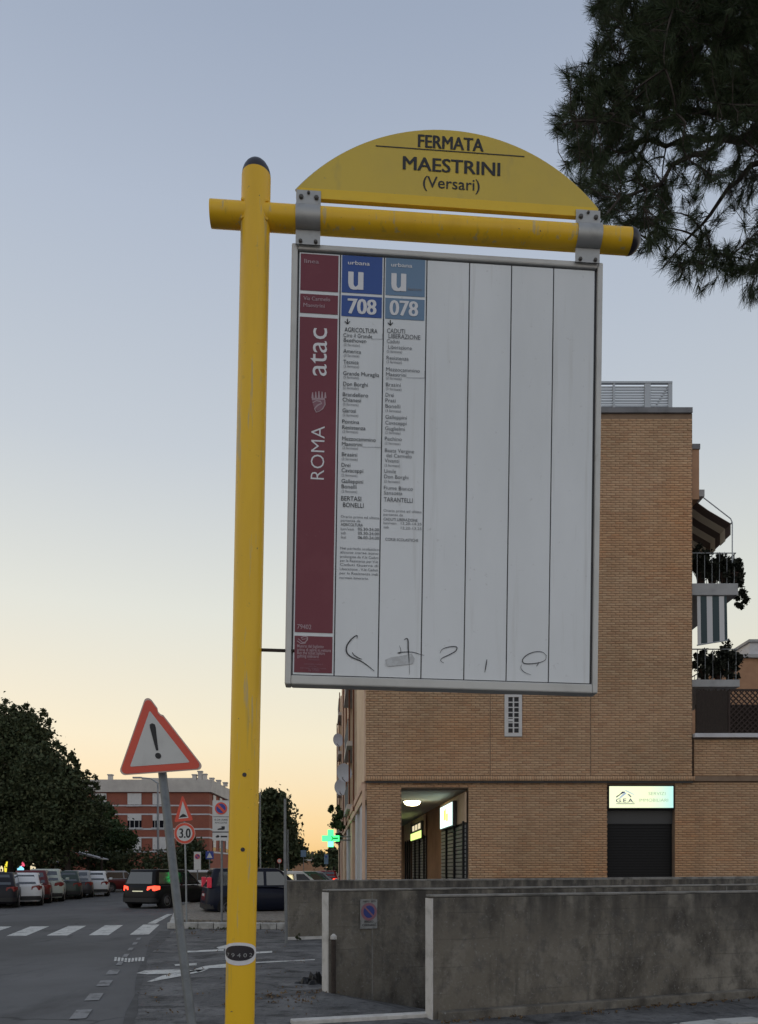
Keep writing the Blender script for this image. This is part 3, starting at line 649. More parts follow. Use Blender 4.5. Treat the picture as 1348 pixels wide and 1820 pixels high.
for k in range(4):                                   # slab edges and windows in the recesses
    z = ZB + k*2.85
    for (t0, t1) in ((11.0, 16.5), (32.5, 36.5)):
        MB().prism([tuple(sp(t0, .25)), tuple(sp(t1, .25)), tuple(sp(t1, -.9)), tuple(sp(t0, -.9))], z, z+.22).build('loggia_slab', 'plaster_pale', ap)
        r_ = MB()
        for j in range(int((t1-t0)/.28)): r_.tube([(*sp(t0+.1+j*.28, .2), z+.22), (*sp(t0+.1+j*.28, .2), z+1.2)], .012, 5)
        r_.tube([(*sp(t0, .2), z+1.2), (*sp(t1, .2), z+1.2)], .025, 6); r_.build('railing', 'post_grey', ap)
    for (t0, t1) in ((6.4, 7.8), (22.7, 24.3), (46.7, 48.3)):
        w1 = MB().prism([tuple(sp(t0, -.5)), tuple(sp(t1, -.5)), tuple(sp(t1, -.56)), tuple(sp(t0, -.56))], z+.9, z+2.4).build('side_window', 'glass_dark', ap)
        MB().prism([tuple(sp(t0, -.42)), tuple(sp(t0+.12, -.42)), tuple(sp(t0+.12, -.6)), tuple(sp(t0, -.6))], z+.85, z+2.45).build('frame', 'bark', w1)
for t in (7.0, 12.2, 17.0, 23.8, 35.0, 47.5):
    MB().tube([(*sp(t, .1), ZB-.4), (*sp(t, .1), ZT-.5)], .04, 8).build('drain_pipe', 'terracotta', ap, smooth=True)
MB().prism([tuple(sp(.3, .10)), tuple(sp(46, .10)), tuple(sp(46, -.5)), tuple(sp(.3, -.5))], ZB-.24, ZB-.004).build('arcade_beam', 'plaster_pink', ap)
MB().prism([tuple(sp(.3, .06)), tuple(sp(46, .06)), tuple(sp(46, -.4)), tuple(sp(.3, -.4))], ZB-.55, ZB-.26).build('arcade_lintel', 'plaster_beige', ap)
for (t, wd, m_) in ((2.0, 1.4, 'column_white'), (6.2, 1.2, 'column_white'), (11.0, 2.2, 'plaster_pink'), (17.0, 2.6, 'column_white'), (24.5, 4, 'plaster_beige'), (33, 4, 'plaster_pink'), (42, 3, 'plaster_beige')):
    MB().prism([tuple(sp(t, .02)), tuple(sp(t+wd, .02)), tuple(sp(t+wd, -.45)), tuple(sp(t, -.45))], 0, ZB-.55).build('arcade_pillar', m_, ap, bevel=.03)
MB().tube([(*sp(-.05, .06), 0), (*sp(-.05, .06), ZB-.1)], .05, 8).build('corner_pipe', 'plaster_pink', ap, smooth=True)
# satellite dishes
def dish(px, py, Y, r, tilt, yaw, label):
    c = at(px, py, Y); t = thing('satellite_dish', label, 'dish', c, (R_(tilt), 0, R_(yaw)), 'satellite dishes on the block side')
    n = 24
    L = [[(q*math.cos(2*math.pi*j/n), -.10 + .18*(1-(q/r)**2)*r*1.0, q*math.sin(2*math.pi*j/n)*1.08) for j in range(n)] for q in (r, r*.8, r*.55, r*.3, .02)]
    d_ = MB().loft(L, False, True); d_.build('reflector', 'dish_grey', t, local=True, smooth=True)
    MB().tube([(0, -.08, -r*1.05), (0, -r*.9, -r*.55)], .018, 6).build('arm', 'post_grey', t, local=True)
    MB().box(-.05, .05, -r*.9-.05, -r*.9+.05, -r*.62, -r*.45).build('receiver', 'dish_grey', t, local=True)
    MB().tube([(0, .06, 0), (.25, .35, -.15), (.9, .45, -.2)], .025, 6).build('bracket', 'post_grey', t, local=True)
dish(614, 1373, 37, .42, 12, -28, 'large grey satellite dish, middle of three on the block side')
dish(608, 1399, 41, .40, 10, -24, 'grey satellite dish lowest and partly behind the larger dish')
dish(603, 1315, 48, .38, 14, -30, 'grey satellite dish highest on the street side of the block')
# pharmacy cross
c = at(588, 1490, 36.0); q = .135; e = .14
cr = thing('pharmacy_cross', 'glowing green pharmacy cross sticking out over the street', 'sign', c)
X0, Z0, Y0 = c.x, c.z, c.y
P = [(-q,-3*q),(q,-3*q),(q,-q),(3*q,-q),(3*q,q),(q,q),(q,3*q),(-q,3*q),(-q,q),(-3*q,q),(-3*q,-q),(-q,-q)]
MB().hexa([(X0+x, Y0, Z0+z) for x, z in P], [(X0+x, Y0+e, Z0+z) for x, z in P]).build('case', 'cross_green', cr)
MB().box(X0-q*.9, X0+q*.9, Y0-.012, Y0-.002, Z0-2.9*q, Z0-1.1*q).build('lower_arm', 'cross_mint', cr)
g = MB(); g.box(X0+q*1.0, X0+2.6*q, Y0-.012, Y0-.002, Z0-q*.3, Z0+q*.3); g.plate([(X0+.1*q, Z0-q*.8), (X0+q*.5, Z0-q*.8), (X0+q*1.1, Z0), (X0+q*.5, Z0+q*.8), (X0+q*.1, Z0+q*.8), (X0+q*.6, Z0)], Y0-.012, Y0-.002); g.build('chevron', 'cross_dark', cr)
g = MB(); g.tube([(X0+3*q, Y0+e/2, Z0+q*.6), (sp(12.6).x+.2, Y0+e/2, Z0+q*.6)], .03, 6); g.tube([(X0+3*q, Y0+e/2, Z0-q*.6), (sp(12.6).x+.2, Y0+e/2, Z0-q*.6)], .03, 6); g.build('bracket', 'post_grey', cr)

# ---- balconies on the right flank of the block
def leaf_blob(cs, n, size, mat_, name, parent, flat=1.0):
    """cs: list of (centre, radii, weight); n leaf quads spread through the volumes in clumps"""
    C = []; wsum = sum(c_[2] for c_ in cs)
    for (c_, r_, w_) in cs:
        m = int(n * w_ / wsum); k = max(5, m // 60)
        u = rng.normal(size=(k, 3)); u /= np.linalg.norm(u, axis=1)[:, None]
        cl_ = u * (rng.random((k, 1)) ** .45) * np.array(r_) + np.array(c_)
        idx = rng.integers(0, k, m)
        C.append(cl_[idx] + rng.normal(size=(m, 3)) * np.mean(r_) * .15 * rng.uniform(.5, 1.5, (k, 1))[idx])
    C = np.concatenate(C); m = len(C)
    a = rng.normal(size=(m, 3)); a /= np.linalg.norm(a, axis=1)[:, None]
    b = np.cross(a, rng.normal(size=(m, 3))); b /= np.linalg.norm(b, axis=1)[:, None]
    s = size * rng.uniform(.6, 1.4, (m, 1)); a = a * s; b = b * s * .55
    V = np.stack([C - a, C + b - a*.1, C + a, C - b - a*.1], 1).reshape(-1, 3)
    return np_mesh(name, V, np.arange(4*m).reshape(-1, 4), mat_, parent)
def fx4(px): return at(px, 0, YB+.42).x
def fz4(py): return at(0, py, YB+.42).z
def balcony(y_top, y_bot, x1, label):
    xr = fx4(x1); b_ = thing('balcony', label, 'balcony', (XR, YB+.4, fz4(y_bot)), group='balconies on the right flank of the brick block')
    MB().box(XR+.003, xr, YB+.4, YB+4.4, fz4(y_bot), fz4(y_top)).build('slab', 'slab_grey', b_, bevel=.015)
    z0 = fz4(y_top)
    for k in range(7): x = XR + .1 + k*(xr-XR-.2)/6; MB().tube([(x, YB+.45, z0), (x, YB+.45, z0+.95)], .012, 6).build('baluster', 'post_grey', b_)
    for k in range(14): y = YB+.6 + k*.28; MB().tube([(xr-.06, y, z0), (xr-.06, y, z0+.95)], .012, 6).build('baluster', 'post_grey', b_)
    MB().tube([(XR+.02, YB+.45, z0+.96), (xr-.06, YB+.45, z0+.96), (xr-.06, YB+4.3, z0+.96)], .02, 6).build('handrail', 'post_grey', b_)
    return b_
b1 = balcony(1037, 1058, 1312, 'upper balcony of the brick block crowded with trailing plants'); b2 = balcony(1208, 1221, 1315, 'lower balcony of the brick block with bushy potted plants')
def potted(px, py, Y, rad, hgt, n, label, trail=None):
    c = at(px, py, Y); t = thing('potted_plant', label, 'plant', c, group='potted plants on the block balconies')
    MB().loft([[(c.x + r*math.cos(j*math.pi/6), c.y + r*math.sin(j*math.pi/6), c.z + z) for j in range(12)] for r, z in ((.10, 0), (.15, .26), (.165, .26), (.165, .31))]).build('pot', 'pot_dark', t, smooth=True)
    rad *= 1.25; cs = [((c.x, c.y, c.z + .28 + hgt*.5), (rad, rad, hgt*.58), 1), ((c.x + random.uniform(-.1, .1), c.y - .1, c.z + .22), (rad*.8, rad*.5, .2), .4)]
    if trail: cs += [((c.x+.12+k*.03, c.y, c.z + .45 - k*trail/4), (rad*.62, rad*.6, trail*.24), .6) for k in range(4)]
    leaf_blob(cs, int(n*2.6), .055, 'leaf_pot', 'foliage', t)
    MB().tube([(c.x, c.y, c.z+.25), (c.x+.03, c.y, c.z+.31+hgt*.7)], [.02, .008], 6).build('stem', 'bark', t)
potted(1246, 1037, YB+.8, .26, .95, 900, 'plant by the wall on the upper balcony, reaching the awning')
potted(1266, 1037, YB+.75, .24, .40, 700, 'low plant in the middle of the upper balcony')
potted(1287, 1037, YB+.7, .30, .55, 900, 'bushy plant near the outer end of the upper balcony')
potted(1304, 1037, YB+.7, .24, .45, 1300, 'plant trailing over the outer corner of the upper balcony', 1.35)
potted(1252, 1208, YB+.7, .27, .62, 800, 'bushy plant by the wall on the lower balcony')
potted(1277, 1208, YB+.7, .30, .55, 900, 'leafy plant in the middle of the lower balcony')
potted(1297, 1208, YB+.75, .30, .75, 900, 'tall leafy plant at the outer end of the lower balcony')
# striped awning of the upper balcony
aw = thing('awning', 'brown and cream striped awning sloping out over the upper balcony', 'awning', (XR, YB+.6, fz4(880)))
za, zo, xo = fz4(878), fz4(928), fx4(1301)
MB().box(XR+.003, fx4(1251), YB+.35, YB+5, fz4(884), fz4(872)).build('roller_box', 'slab_grey', aw)
nst = 11
for k in range(nst):
    ya, yb = YB+.5 + k*.36, YB+.5 + (k+1)*.36; m_ = 'awning_brown' if k % 2 == 0 else 'awning_cream'
    P = [(XR+.05, za), ((XR+xo)/2, (za+zo)/2-.03), (xo, zo), (xo, zo-.02), ((XR+xo)/2, (za+zo)/2-.05), (XR+.05, za-.02)]
    MB().plate(P, ya, yb).build('stripe', m_, aw)
    MB().box(xo-.012, xo+.004, ya, yb, zo-.36-.04*(k % 2), zo-.021).build('valance', m_, aw)
MB().tube([(xo+.02, YB+.45, zo), (xo+.02, YB+4.5, zo)], .022, 8).build('front_bar', 'roof_metal', aw)
MB().tube([(XR+.3, YB+.45, za+.08), (xo-.02, YB+.45, zo+.12), (xo+.03, YB+.45, zo), (xo+.03, YB+.45, fz4(1000))], .018, 8).build('arm', 'roof_metal', aw)
# hanging striped curtain under the upper balcony
cu = thing('drop_curtain', 'green and white striped drop curtain hanging below the upper balcony', 'curtain', (fx4(1266), YB+.5, fz4(1060)))
xs = [1240, 1246, 1257, 1267, 1279, 1288, 1293]
for k in range(6):
    a, b = fx4(xs[k]), fx4(xs[k+1]); ba, bb = fz4(1146-1.5*k), fz4(1146-1.5*(k+1))
    MB().add([(a, YB+.45, fz4(1059)), (b, YB+.45, fz4(1059)), (b, YB+.40, bb), (a, YB+.40, ba), (a, YB+.46, fz4(1059)), (b, YB+.46, fz4(1059)), (b, YB+.41, bb), (a, YB+.41, ba)],
             [(0,3,2,1), (4,5,6,7), (0,1,5,4), (1,2,6,5), (2,3,7,6), (3,0,4,7)]).build('stripe', 'curtain_white' if k in (0, 2, 4) else 'curtain_green', cu)
MB().tube([(fx4(1239), YB+.41, fz4(1147)), (fx4(1294), YB+.41, fz4(1138))], .02, 8).build('bottom_bar', 'roof_metal', cu)
# terrace screen and trellis
ts = thing('terrace_screen', 'dark reed screen along the terrace ledge', 'screen', (fx(1266), YB+.1, fz(1304)))
for k in range(19):
    a = fx(1238.5) + k*(fx(1297)-fx(1238.5))/19; MB().box(a, a+.05, YB+.02, YB+.05, fz(1304), fz(1226)+random.uniform(-.03, .03)).build('reed_panel', 'reed', ts)
MB().box(fx(1238), fx(1425), YB+.055, YB+.08, fz(1304), fz(1303.5)+.9).build('backing', 'reed', ts)
tr = thing('trellis', 'dark wooden lattice trellis beside the reed screen on the terrace', 'trellis', (fx(1325), YB+.05, fz(1304)))
xa, xb, z0, z1 = fx(1297), fx(1420), fz(1303), fz(1228)
for k in range(22):
    for s_ in (1, -1):
        x = xa - 1.2 + k*.17
        pts = []
        for t in np.linspace(0, 1, 2):
            pts.append(Vector((x + (t*(z1-z0) if s_ == 1 else (1-t)*(z1-z0)), YB+(.02 if s_ == 1 else .035), z0 + t*(z1-z0))))
        p_, q_ = pts
        for (u, v) in ((p_, q_),):
            lo = max(0, (xa - min(u.x, v.x)) / abs(v.x-u.x)); hi = min(1, (xb - min(u.x, v.x)) / abs(v.x-u.x))
            if hi <= lo: continue
            if v.x < u.x: lo, hi = 1-hi, 1-lo
            MB().tube([u.lerp(v, lo), u.lerp(v, hi)], .024, 4).build('lath', 'trellis', tr)
MB().box(xa, xb, YB+.0, YB+.05, z1, z1+.06).build('top_rail', 'trellis', tr); MB().box(xa-.03, xa+.03, YB, YB+.05, z0, z1).build('post', 'trellis', tr)
# low brick house far right with pale chimney
hs = thing('brick_house', 'small tan brick rooftop house at the right edge behind the terrace', 'building', at(1345, 1300, 46))
c0, c1 = at(1314, 1250, 46), at(1420, 1170, 46)
MB().box(c0.x, c1.x, 46, 54, c0.z-6, c1.z).build('wall', 'brick_tan', hs)
MB().box(c0.x-.15, c1.x, 45.8, 54, c1.z, c1.z+.2).build('roof_edge', 'slab_grey', hs)
u0, u1 = at(1336, 1168, 46), at(1364, 1140, 46)
MB().box(u0.x, u1.x, 46.2, 48, c1.z+.2, u1.z).build('chimney', 'column_white', hs); MB().box(u0.x-.12, u1.x+.12, 46.05, 48.1, u1.z, u1.z+.15).build('chimney_cap', 'slab_grey', hs)
# ================================================================== bus stop sign
BO = Vector((.2427, 2.76, 3.039)); BW, BH = 1.1344, 1.5803
BR = Matrix.Rotation(-.0092, 3, 'X') @ Matrix.Rotation(.0153, 3, 'Y') @ Matrix.Rotation(.0599, 3, 'Z')
BN = BR @ Vector((0, 1, 0)); BX = BR @ Vector((1, 0, 0)); BZ = BR @ Vector((0, 0, 1))
def bl(px, py, y=0.0):        # pixel -> board coordinates (x, z), board centre = 0,0
    d = Vector(((px-CX)/F, 1, (HY-py)/F)); o = Vector((0, 0, EYE)); q = BO + BN*y
    t = (q - o).dot(BN) / d.dot(BN); p = o + d*t - BO
    return Vector((p.dot(BX), p.dot(BZ)))
pt, pb = bl(456, 315), bl(426, 1820); dirp = (pt - pb).normalized()
zb_l = pb - dirp * ((BO + BX*pb.x + BZ*pb.y).z / (BZ.z*dirp.y + BX.z*dirp.x))      # foot of the pole on the ground
FOOT = BO + BX*zb_l.x + BZ*zb_l.y
bus = thing('bus_stop_sign', 'yellow tubular bus stop sign with arched header and route panel board', 'bus stop', FOOT, BR.to_euler())
def LB(x, y, z): return (x - zb_l.x, y, z - zb_l.y)         # board coords -> thing coords
class BB(MB):                                              # mesh builder in board coordinates
    def fin(s, name, m, parent=None, **k):
        s.v = [LB(*p) for p in s.v]; return s.build(name, m, parent or bus, local=True, **k)
pr = .0513
top = pt; P0 = (zb_l.x, 0, zb_l.y - .3); P1 = (top.x, 0, top.y)
BB().tube([P0, tuple(Vector(P0).lerp(Vector(P1), .5)), P1], pr, 40, caps=False).fin('pole', 'yellow_paint', smooth=True)
def dome(c, ax, r, n=32, k=7, sq=1.0):
    ax = Vector(ax).normalized(); u = ax.orthogonal().normalized(); v = ax.cross(u); L = []
    for i in range(k+1):
        a = math.pi/2*i/k; rr = max(r*math.cos(a), r*.02); h = r*sq*math.sin(a)
        L.append([Vector(c) + ax*h + (u*math.cos(2*math.pi*j/n) + v*math.sin(2*math.pi*j/n))*rr for j in range(n)])
    return BB().loft(L, True, True)
ax = (dirp.x, 0, dirp.y)
dome(P1, ax, pr*.995, sq=1.12).fin('pole_cap', 'black_plastic', smooth=True)
br = .0418; bz = .8733; bx0, bx1 = -.8546, .664
BB().tube([(bx0, 0, bz), (0, 0, bz), (bx1, 0, bz)], br, 40).fin('crossbar', 'yellow_paint', smooth=True)
dome((bx1-.002, 0, bz), (1, 0, 0), br*1.03, sq=.95).fin('crossbar_cap', 'black_plastic', smooth=True)
# weld bead where the tubes cross
jx = P1[0] - (P1[2]-bz)*dirp.x/dirp.y
wb_ = BB(); 
for s_ in (1, -1):
    wb_.tube([(jx + math.cos(a)*(pr+.002), -math.sqrt(max(0, 0)) - .0, bz) for a in ()] or [(jx - pr*.9, -.030, bz + s_*.034), (jx, -.046, bz + s_*.014), (jx + pr*.9, -.030, bz + s_*.034)], .005, 6)
wb_.fin('weld', 'yellow_paint', smooth=True)
# holes in the pole
for (px, py) in ((435, 1377), (432, 1510)):
    q = bl(px, py, -.05); h = BB(); h.disc((q.x, -pr-.0012, q.y), .0075, n=16); h.fin('bolt_hole', 'black_plastic')
# stay between pole and board
q0, q1 = bl(460, 1155), bl(508, 1155)
BB().tube([(q0.x, 0, q0.y), (q1.x+.03, .01, q1.y)], .006, 10).fin('stay', 'bark', smooth=True)
# header plate
hl, ht, hr = bl(527, 337), bl(801, 233), bl(1063, 372)
# circle through the three points
def circ(a, b, c):
    A = np.array([[b.x-a.x, b.y-a.y], [c.x-a.x, c.y-a.y]]); r = np.array([(b.length_squared-a.length_squared)/2, (c.length_squared-a.length_squared)/2])
    s = np.linalg.solve(A, r); return Vector(s), (a-Vector(s)).length
cc, cr_ = circ(hl, ht, hr)
zbot = bl(570, 357).y; zbot2 = bl(1024, 384).y; zbt = (zbot+zbot2)/2; zfl = zbt + .034
a0 = math.atan2(hl.y-cc.y, hl.x-cc.x); a1 = math.atan2(hr.y-cc.y, hr.x-cc.x)
arc = [(cc.x + cr_*math.cos(a0+(a1-a0)*k/40), cc.y + cr_*math.sin(a0+(a1-a0)*k/40)) for k in range(41)]
pl = BB().plate([(hl.x, zbt)] + arc + [(hr.x, zbt)], -.003, .012); hd = pl.fin('header_plate', 'yellow_plate')
rim = BB(); rim.tube([(x, .006, z) for x, z in arc], .0062, 8); rim.fin('rim', 'frame_metal', hd, smooth=True)
BB().plate([(hl.x+.01, zbt-.001), (hl.x+.01, zfl), (hr.x-.01, zfl), (hr.x-.01, zbt-.001)], -.0062, -.0032).fin('base_band', 'yellow_film', hd)
def btext(mb, s, x0p, x1p, ybase_l, ybase_r, caph, y, bold=0, mi=0):
    """text between two photo columns, baseline given at both ends (px)"""
    L = bl(x0p, ybase_l, y); Rr = bl(x1p, ybase_r, y); c = bl(x0p, ybase_l-caph, y).y - L.y
    put_text(mb, s, L.x, Rr.x, (L.y+Rr.y)/2, c, y, bold, mi=mi)
for a_ in (('FERMATA', 743, 860, 261.5, 269, 22.5, -.0042, .048), ('MAESTRINI', 716, 889.5, 301.5, 312, 23.5, -.0042, .045), ('(Versari)', 752, 853, 333, 338.5, 20, -.0042, .014)):
    t = BB(); btext(t, *a_); t.fin('lettering', 'black_print', hd)
t = BB()
L, Rr = bl(668, 261), bl(932, 280); zz = (L.y+Rr.y)/2
t.add([(L.x, -.0042, zz-.0018), (Rr.x, -.0042, zz-.0018), (Rr.x, -.0042, zz+.0018), (L.x, -.0042, zz+.0018)], [(0, 1, 2, 3)])
t.fin('rule_line', 'black_print', hd)
# clamps
for (xa_, xb_, ya_) in ((526.5, 569.5, 341), (1022.5, 1065, 376)):
    l, r = bl(xa_, 400).x, bl(xb_, 430).x; zt2 = bl(xa_, ya_).y; zb2 = BH/2 - .012
    ro = br + .004; prof = [(-.010, zt2), (-.010, bz + ro*.93)]
    for k in range(13):
        a = math.radians(70 - 140*k/12); prof.append((-ro*math.cos(a), bz + ro*math.sin(a)))
    prof += [(-.010, bz - ro*.95), (-.010, zb2)]
    c = BB(); n = len(prof); vs_ = []
    for (yy, zz) in prof: vs_ += [(l, yy, zz), (r, yy, zz)]
    for (yy, zz) in prof: vs_ += [(l, yy+.004, zz), (r, yy+.004, zz)]
    fs = [(2*i, 2*i+1, 2*i+3, 2*i+2) for i in range(n-1)] + [(2*n+2*i, 2*n+2*i+2, 2*n+2*i+3, 2*n+2*i+1) for i in range(n-1)]
    fs += [(2*i, 2*i+2, 2*n+2*i+2, 2*n+2*i) for i in range(n-1)] + [(2*i+1, 2*n+2*i+1, 2*n+2*i+3, 2*i+3) for i in range(n-1)] + [(0, 2*n, 2*n+1, 1)]
    c.add(vs_, fs); cl_ = c.fin('clamp', 'clamp_metal', smooth=True)
    for (u, zz, rr) in ((.2, zt2-.026, .0085), (.82, zt2-.026, .0085), (.5, zt2-.010, .0055), (.2, zb2+.010, .007), (.82, zb2+.010, .007)):
        x = l + (r-l)*u; BB().loft([[(x + q*math.cos(j*math.pi/4), yy, zz + q*math.sin(j*math.pi/4)) for j in range(8)] for q, yy in ((rr, -.0095), (rr, -.014), (rr*.6, -.017))][::-1]).fin('bolt', 'bolt_metal', cl_)
# board
hw, hh = BW/2, BH/2
bd = BB().box(-hw+.01, hw-.01, .014, .05, -hh+.01, hh-.01).fin('notice_board', 'black_plastic')
fl, ft, fb = .022, .021, .034
f_ = BB(); 
for (x0, x1, z0, z1) in ((-hw, -hw+fl, -hh, hh), (hw-fl+.002, hw, -hh, hh), (-hw+fl, hw-fl+.002, hh-ft, hh), (-hw+fl, hw-fl+.002, -hh, -hh+fb)):
    BB().box(x0, x1, 0, .058, z0, z1).fin('frame', 'frame_metal', bd, bevel=.005)
# strips
topx = [536, 606.5, 684.5, 760.5, 836.5, 911.5, 986.5, 1060.5]; xs_ = []
for i, px in enumerate(topx): xs_.append(bl(px, 450 + (px-536)*.06).x)
xs_[0] = -hw+fl+.006; xs_[-1] = hw-fl-.004
sz0, sz1 = -hh+fb+.004, hh-ft-.006
for i in range(7):
    a, b = xs_[i] + (.001 if i else 0), xs_[i+1] - .0035
    p_ = BB().box(a, b, .0085, .0136, sz0, sz1).fin('route_panel', 'panel_white', bd)
ySP = .0085
def rect(mb, p0, p1, y, mi=0):      # px corners (left-top, right-bottom) to an upright rectangle on the panel
    a, b = bl(p0[0], p0[1], y), bl(p1[0], p1[1], y)
    mb.add([(a.x, y, b.y), (b.x, y, b.y), (b.x, y, a.y), (a.x, y, a.y)], [(0, 1, 2, 3)], mi); return a, b
mx0, mx1 = xs_[0] + .0045, xs_[1] - .0085
def zrow(py, px=570): return bl(px, py, ySP).y
mf = BB()
rows = [(453, 518), (524, 558), (565, 1125), (1131, 1196)]
y1_ = ySP - .0012
for i, (ta, tb) in enumerate(rows):
    xm_ = 570 - (ta-450)*.018
    za_, zb3 = zrow(ta, xm_), zrow(tb, xm_)
    mf.add([(mx0, y1_, zb3), (mx1, y1_, zb3), (mx1, y1_, za_), (mx0, y1_, za_)], [(0, 1, 2, 3)])
mf.fin('maroon_print', 'maroon_film', bd)
for (i, m_, lx) in ((1, 'blue_film', 645), (2, 'teal_film', 722)):
    a, b = xs_[i] + .0045, xs_[i+1] - .008; bf = BB(); dy = 4.5*(i-1)
    for (ta, tb) in ((456, 522), (527, 564)):
        z1, z0 = bl(lx, ta+dy, ySP).y, bl(lx, tb+dy, ySP).y
        bf.add([(a, y1_, z0), (b, y1_, z0), (b, y1_, z1), (a, y1_, z1)], [(0, 1, 2, 3)])
    bf.fin('route_print', m_, bd)
yT = y1_ - .001
def c3(x, y): return (500 + x/4.79, 430 + y/4.79)
def c4(x, y): return (500 + x/3.957, 780 + y/3.957)
wt = BB(); pk = BB(); bk = BB(); gy = BB(); md = BB()
def line(mb, s, cf, x0, x1, yb, cap, bold=0.012, slope=.03):
    p0, p1 = cf(x0, yb), cf(x1, yb + (x1-x0)*slope*0); sc_ = 4.79 if cf is c3 else 3.957
    btext(mb, s, p0[0], p1[0], p0[1], p0[1] + (p1[0]-p0[0])*.045, cap/sc_, yT, bold)
line(pk, 'linea', c3, 198, 322, 178, 34, .02); line(pk, 'Via Carmelo', c3, 190, 418, 495, 33, .015); line(pk, 'Maestrini', c3, 190, 370, 552, 33, .015)
for (s_t, x0, x1, yb, cap, bo) in (('urbana',570,755,192,34,.03),('u',570,700,402,228,.05),('708',565,812,608,126,.06),('urbana',937,1117,210,34,.03),('u',937,1064,415,228,.05),('078',922,1166,622,126,.05)):
    q_ = BB(); line(q_, s_t, c3, x0, x1, yb, cap, bo); q_.fin('route_lettering', 'white_print', bd)
line(gy, 'festivo', c3, 1078, 1195, 412, 24, .0)
line(pk, '79402', c4, 113, 213, 1335, 32, .02)
# vertical lettering on the maroon strip
def vtext(mb, s, pxc, py0, py1, x_left_px, x_right_px, bold):
    a = bl(pxc, py0, yT); b = bl(pxc, py1, yT); xl, xr = bl(x_left_px, (py0+py1)/2, yT).x, bl(x_right_px, (py0+py1)/2, yT).x
    v, f = text_raw(s, bold); q = bbox(v); out = []
    for p in v: out.append((xl + (q[3]-p[1])/(q[3]-q[2])*(xr-xl), yT, a.y + (p[0]-q[0])/(q[1]-q[0])*(b.y-a.y)))
    mb.add(out, [tuple(reversed(g_)) for g_ in f])
for a_ in (('atac', 568, 668, 583, 552, 581.5, 0), ('ROMA', 564, 852, 757, 553, 577, -.008)):
    q_ = BB(); vtext(q_, *a_); q_.fin('name_lettering', 'white_print', bd)
# crest: crowned shield
def cpt(x, y): q = bl(*c3(x, y), yT); return (q.x, yT, q.y)
em = BB()
em.add([cpt(262, 1345), cpt(300, 1340), cpt(372, 1345), cpt(372, 1390), cpt(345, 1425), cpt(310, 1440), cpt(275, 1400)], [(0, 1, 2, 3, 4, 5, 6)])
em.fin('crest_shield', 'rose_print', bd)
em = BB()
for k in range(5): x = 258 + k*27; em.add([cpt(x, 1330), cpt(x+6, 1270+abs(k-2)*5), cpt(x+14, 1270+abs(k-2)*5), cpt(x+20, 1330)], [(0, 1, 2, 3)])
em.add([cpt(262, 1345), cpt(262, 1328), cpt(372, 1328), cpt(372, 1345)], [(0, 1, 2, 3)])
em.ribbon([cpt(x, y)[::2] for x, y in ((268, 1370), (300, 1352), (335, 1358), (345, 1375), (310, 1392), (285, 1420), (300, 1450), (325, 1440))], .0028, yT-.0006)
em.ribbon([cpt(x, y)[::2] for x, y in ((372, 1345), (374, 1385), (355, 1420), (320, 1446))], .0022, yT-.0006)
em.fin('crest', 'pink_print', bd)
# small notice at the foot of the maroon strip
def n4(s, x0, x1, yb, cap): line(pk, s, c4, x0, x1, yb, cap, .01)
n4('Munirsi del biglietto', 113, 300, 1465, 22); n4('prima di salire in vettura', 113, 350, 1490, 22); n4('Buy the ticket before', 113, 308, 1512, 22); n4('getting onboard', 113, 263, 1535, 22)
rs_ = BB()
def n5(s, x0, x1, yb, cap): line(rs_, s, c4, x0, x1, yb, cap, .005)
n5('Informazioni', 190, 268, 1556, 12); n5('www.atac.roma.it', 160, 295, 1586, 12); n5('numero unico', 195, 250, 1562+40, 10); n5('servizio clienti roma', 135, 318, 1614, 12); n5('06 57003', 192, 268, 1634, 17)
rs_.fin('small_print', 'rose_print', bd, kind='stuff')
tk = BB(); 
def cp4(x, y): q = bl(*c4(x, y), yT); return (q.x, q.y)
tk.ribbon([cp4(x, y) for x, y in ((118, 1405), (135, 1418), (150, 1432), (170, 1430), (185, 1412), (186, 1395), (165, 1388), (140, 1398), (150, 1410), (182, 1405))], .0022, yT)
tk.ribbon([cp4(x, y) for x, y in ((112, 1420), (140, 1440), (175, 1436))], .0018, yT); tk.fin('ticket_icon', 'pink_print', bd)
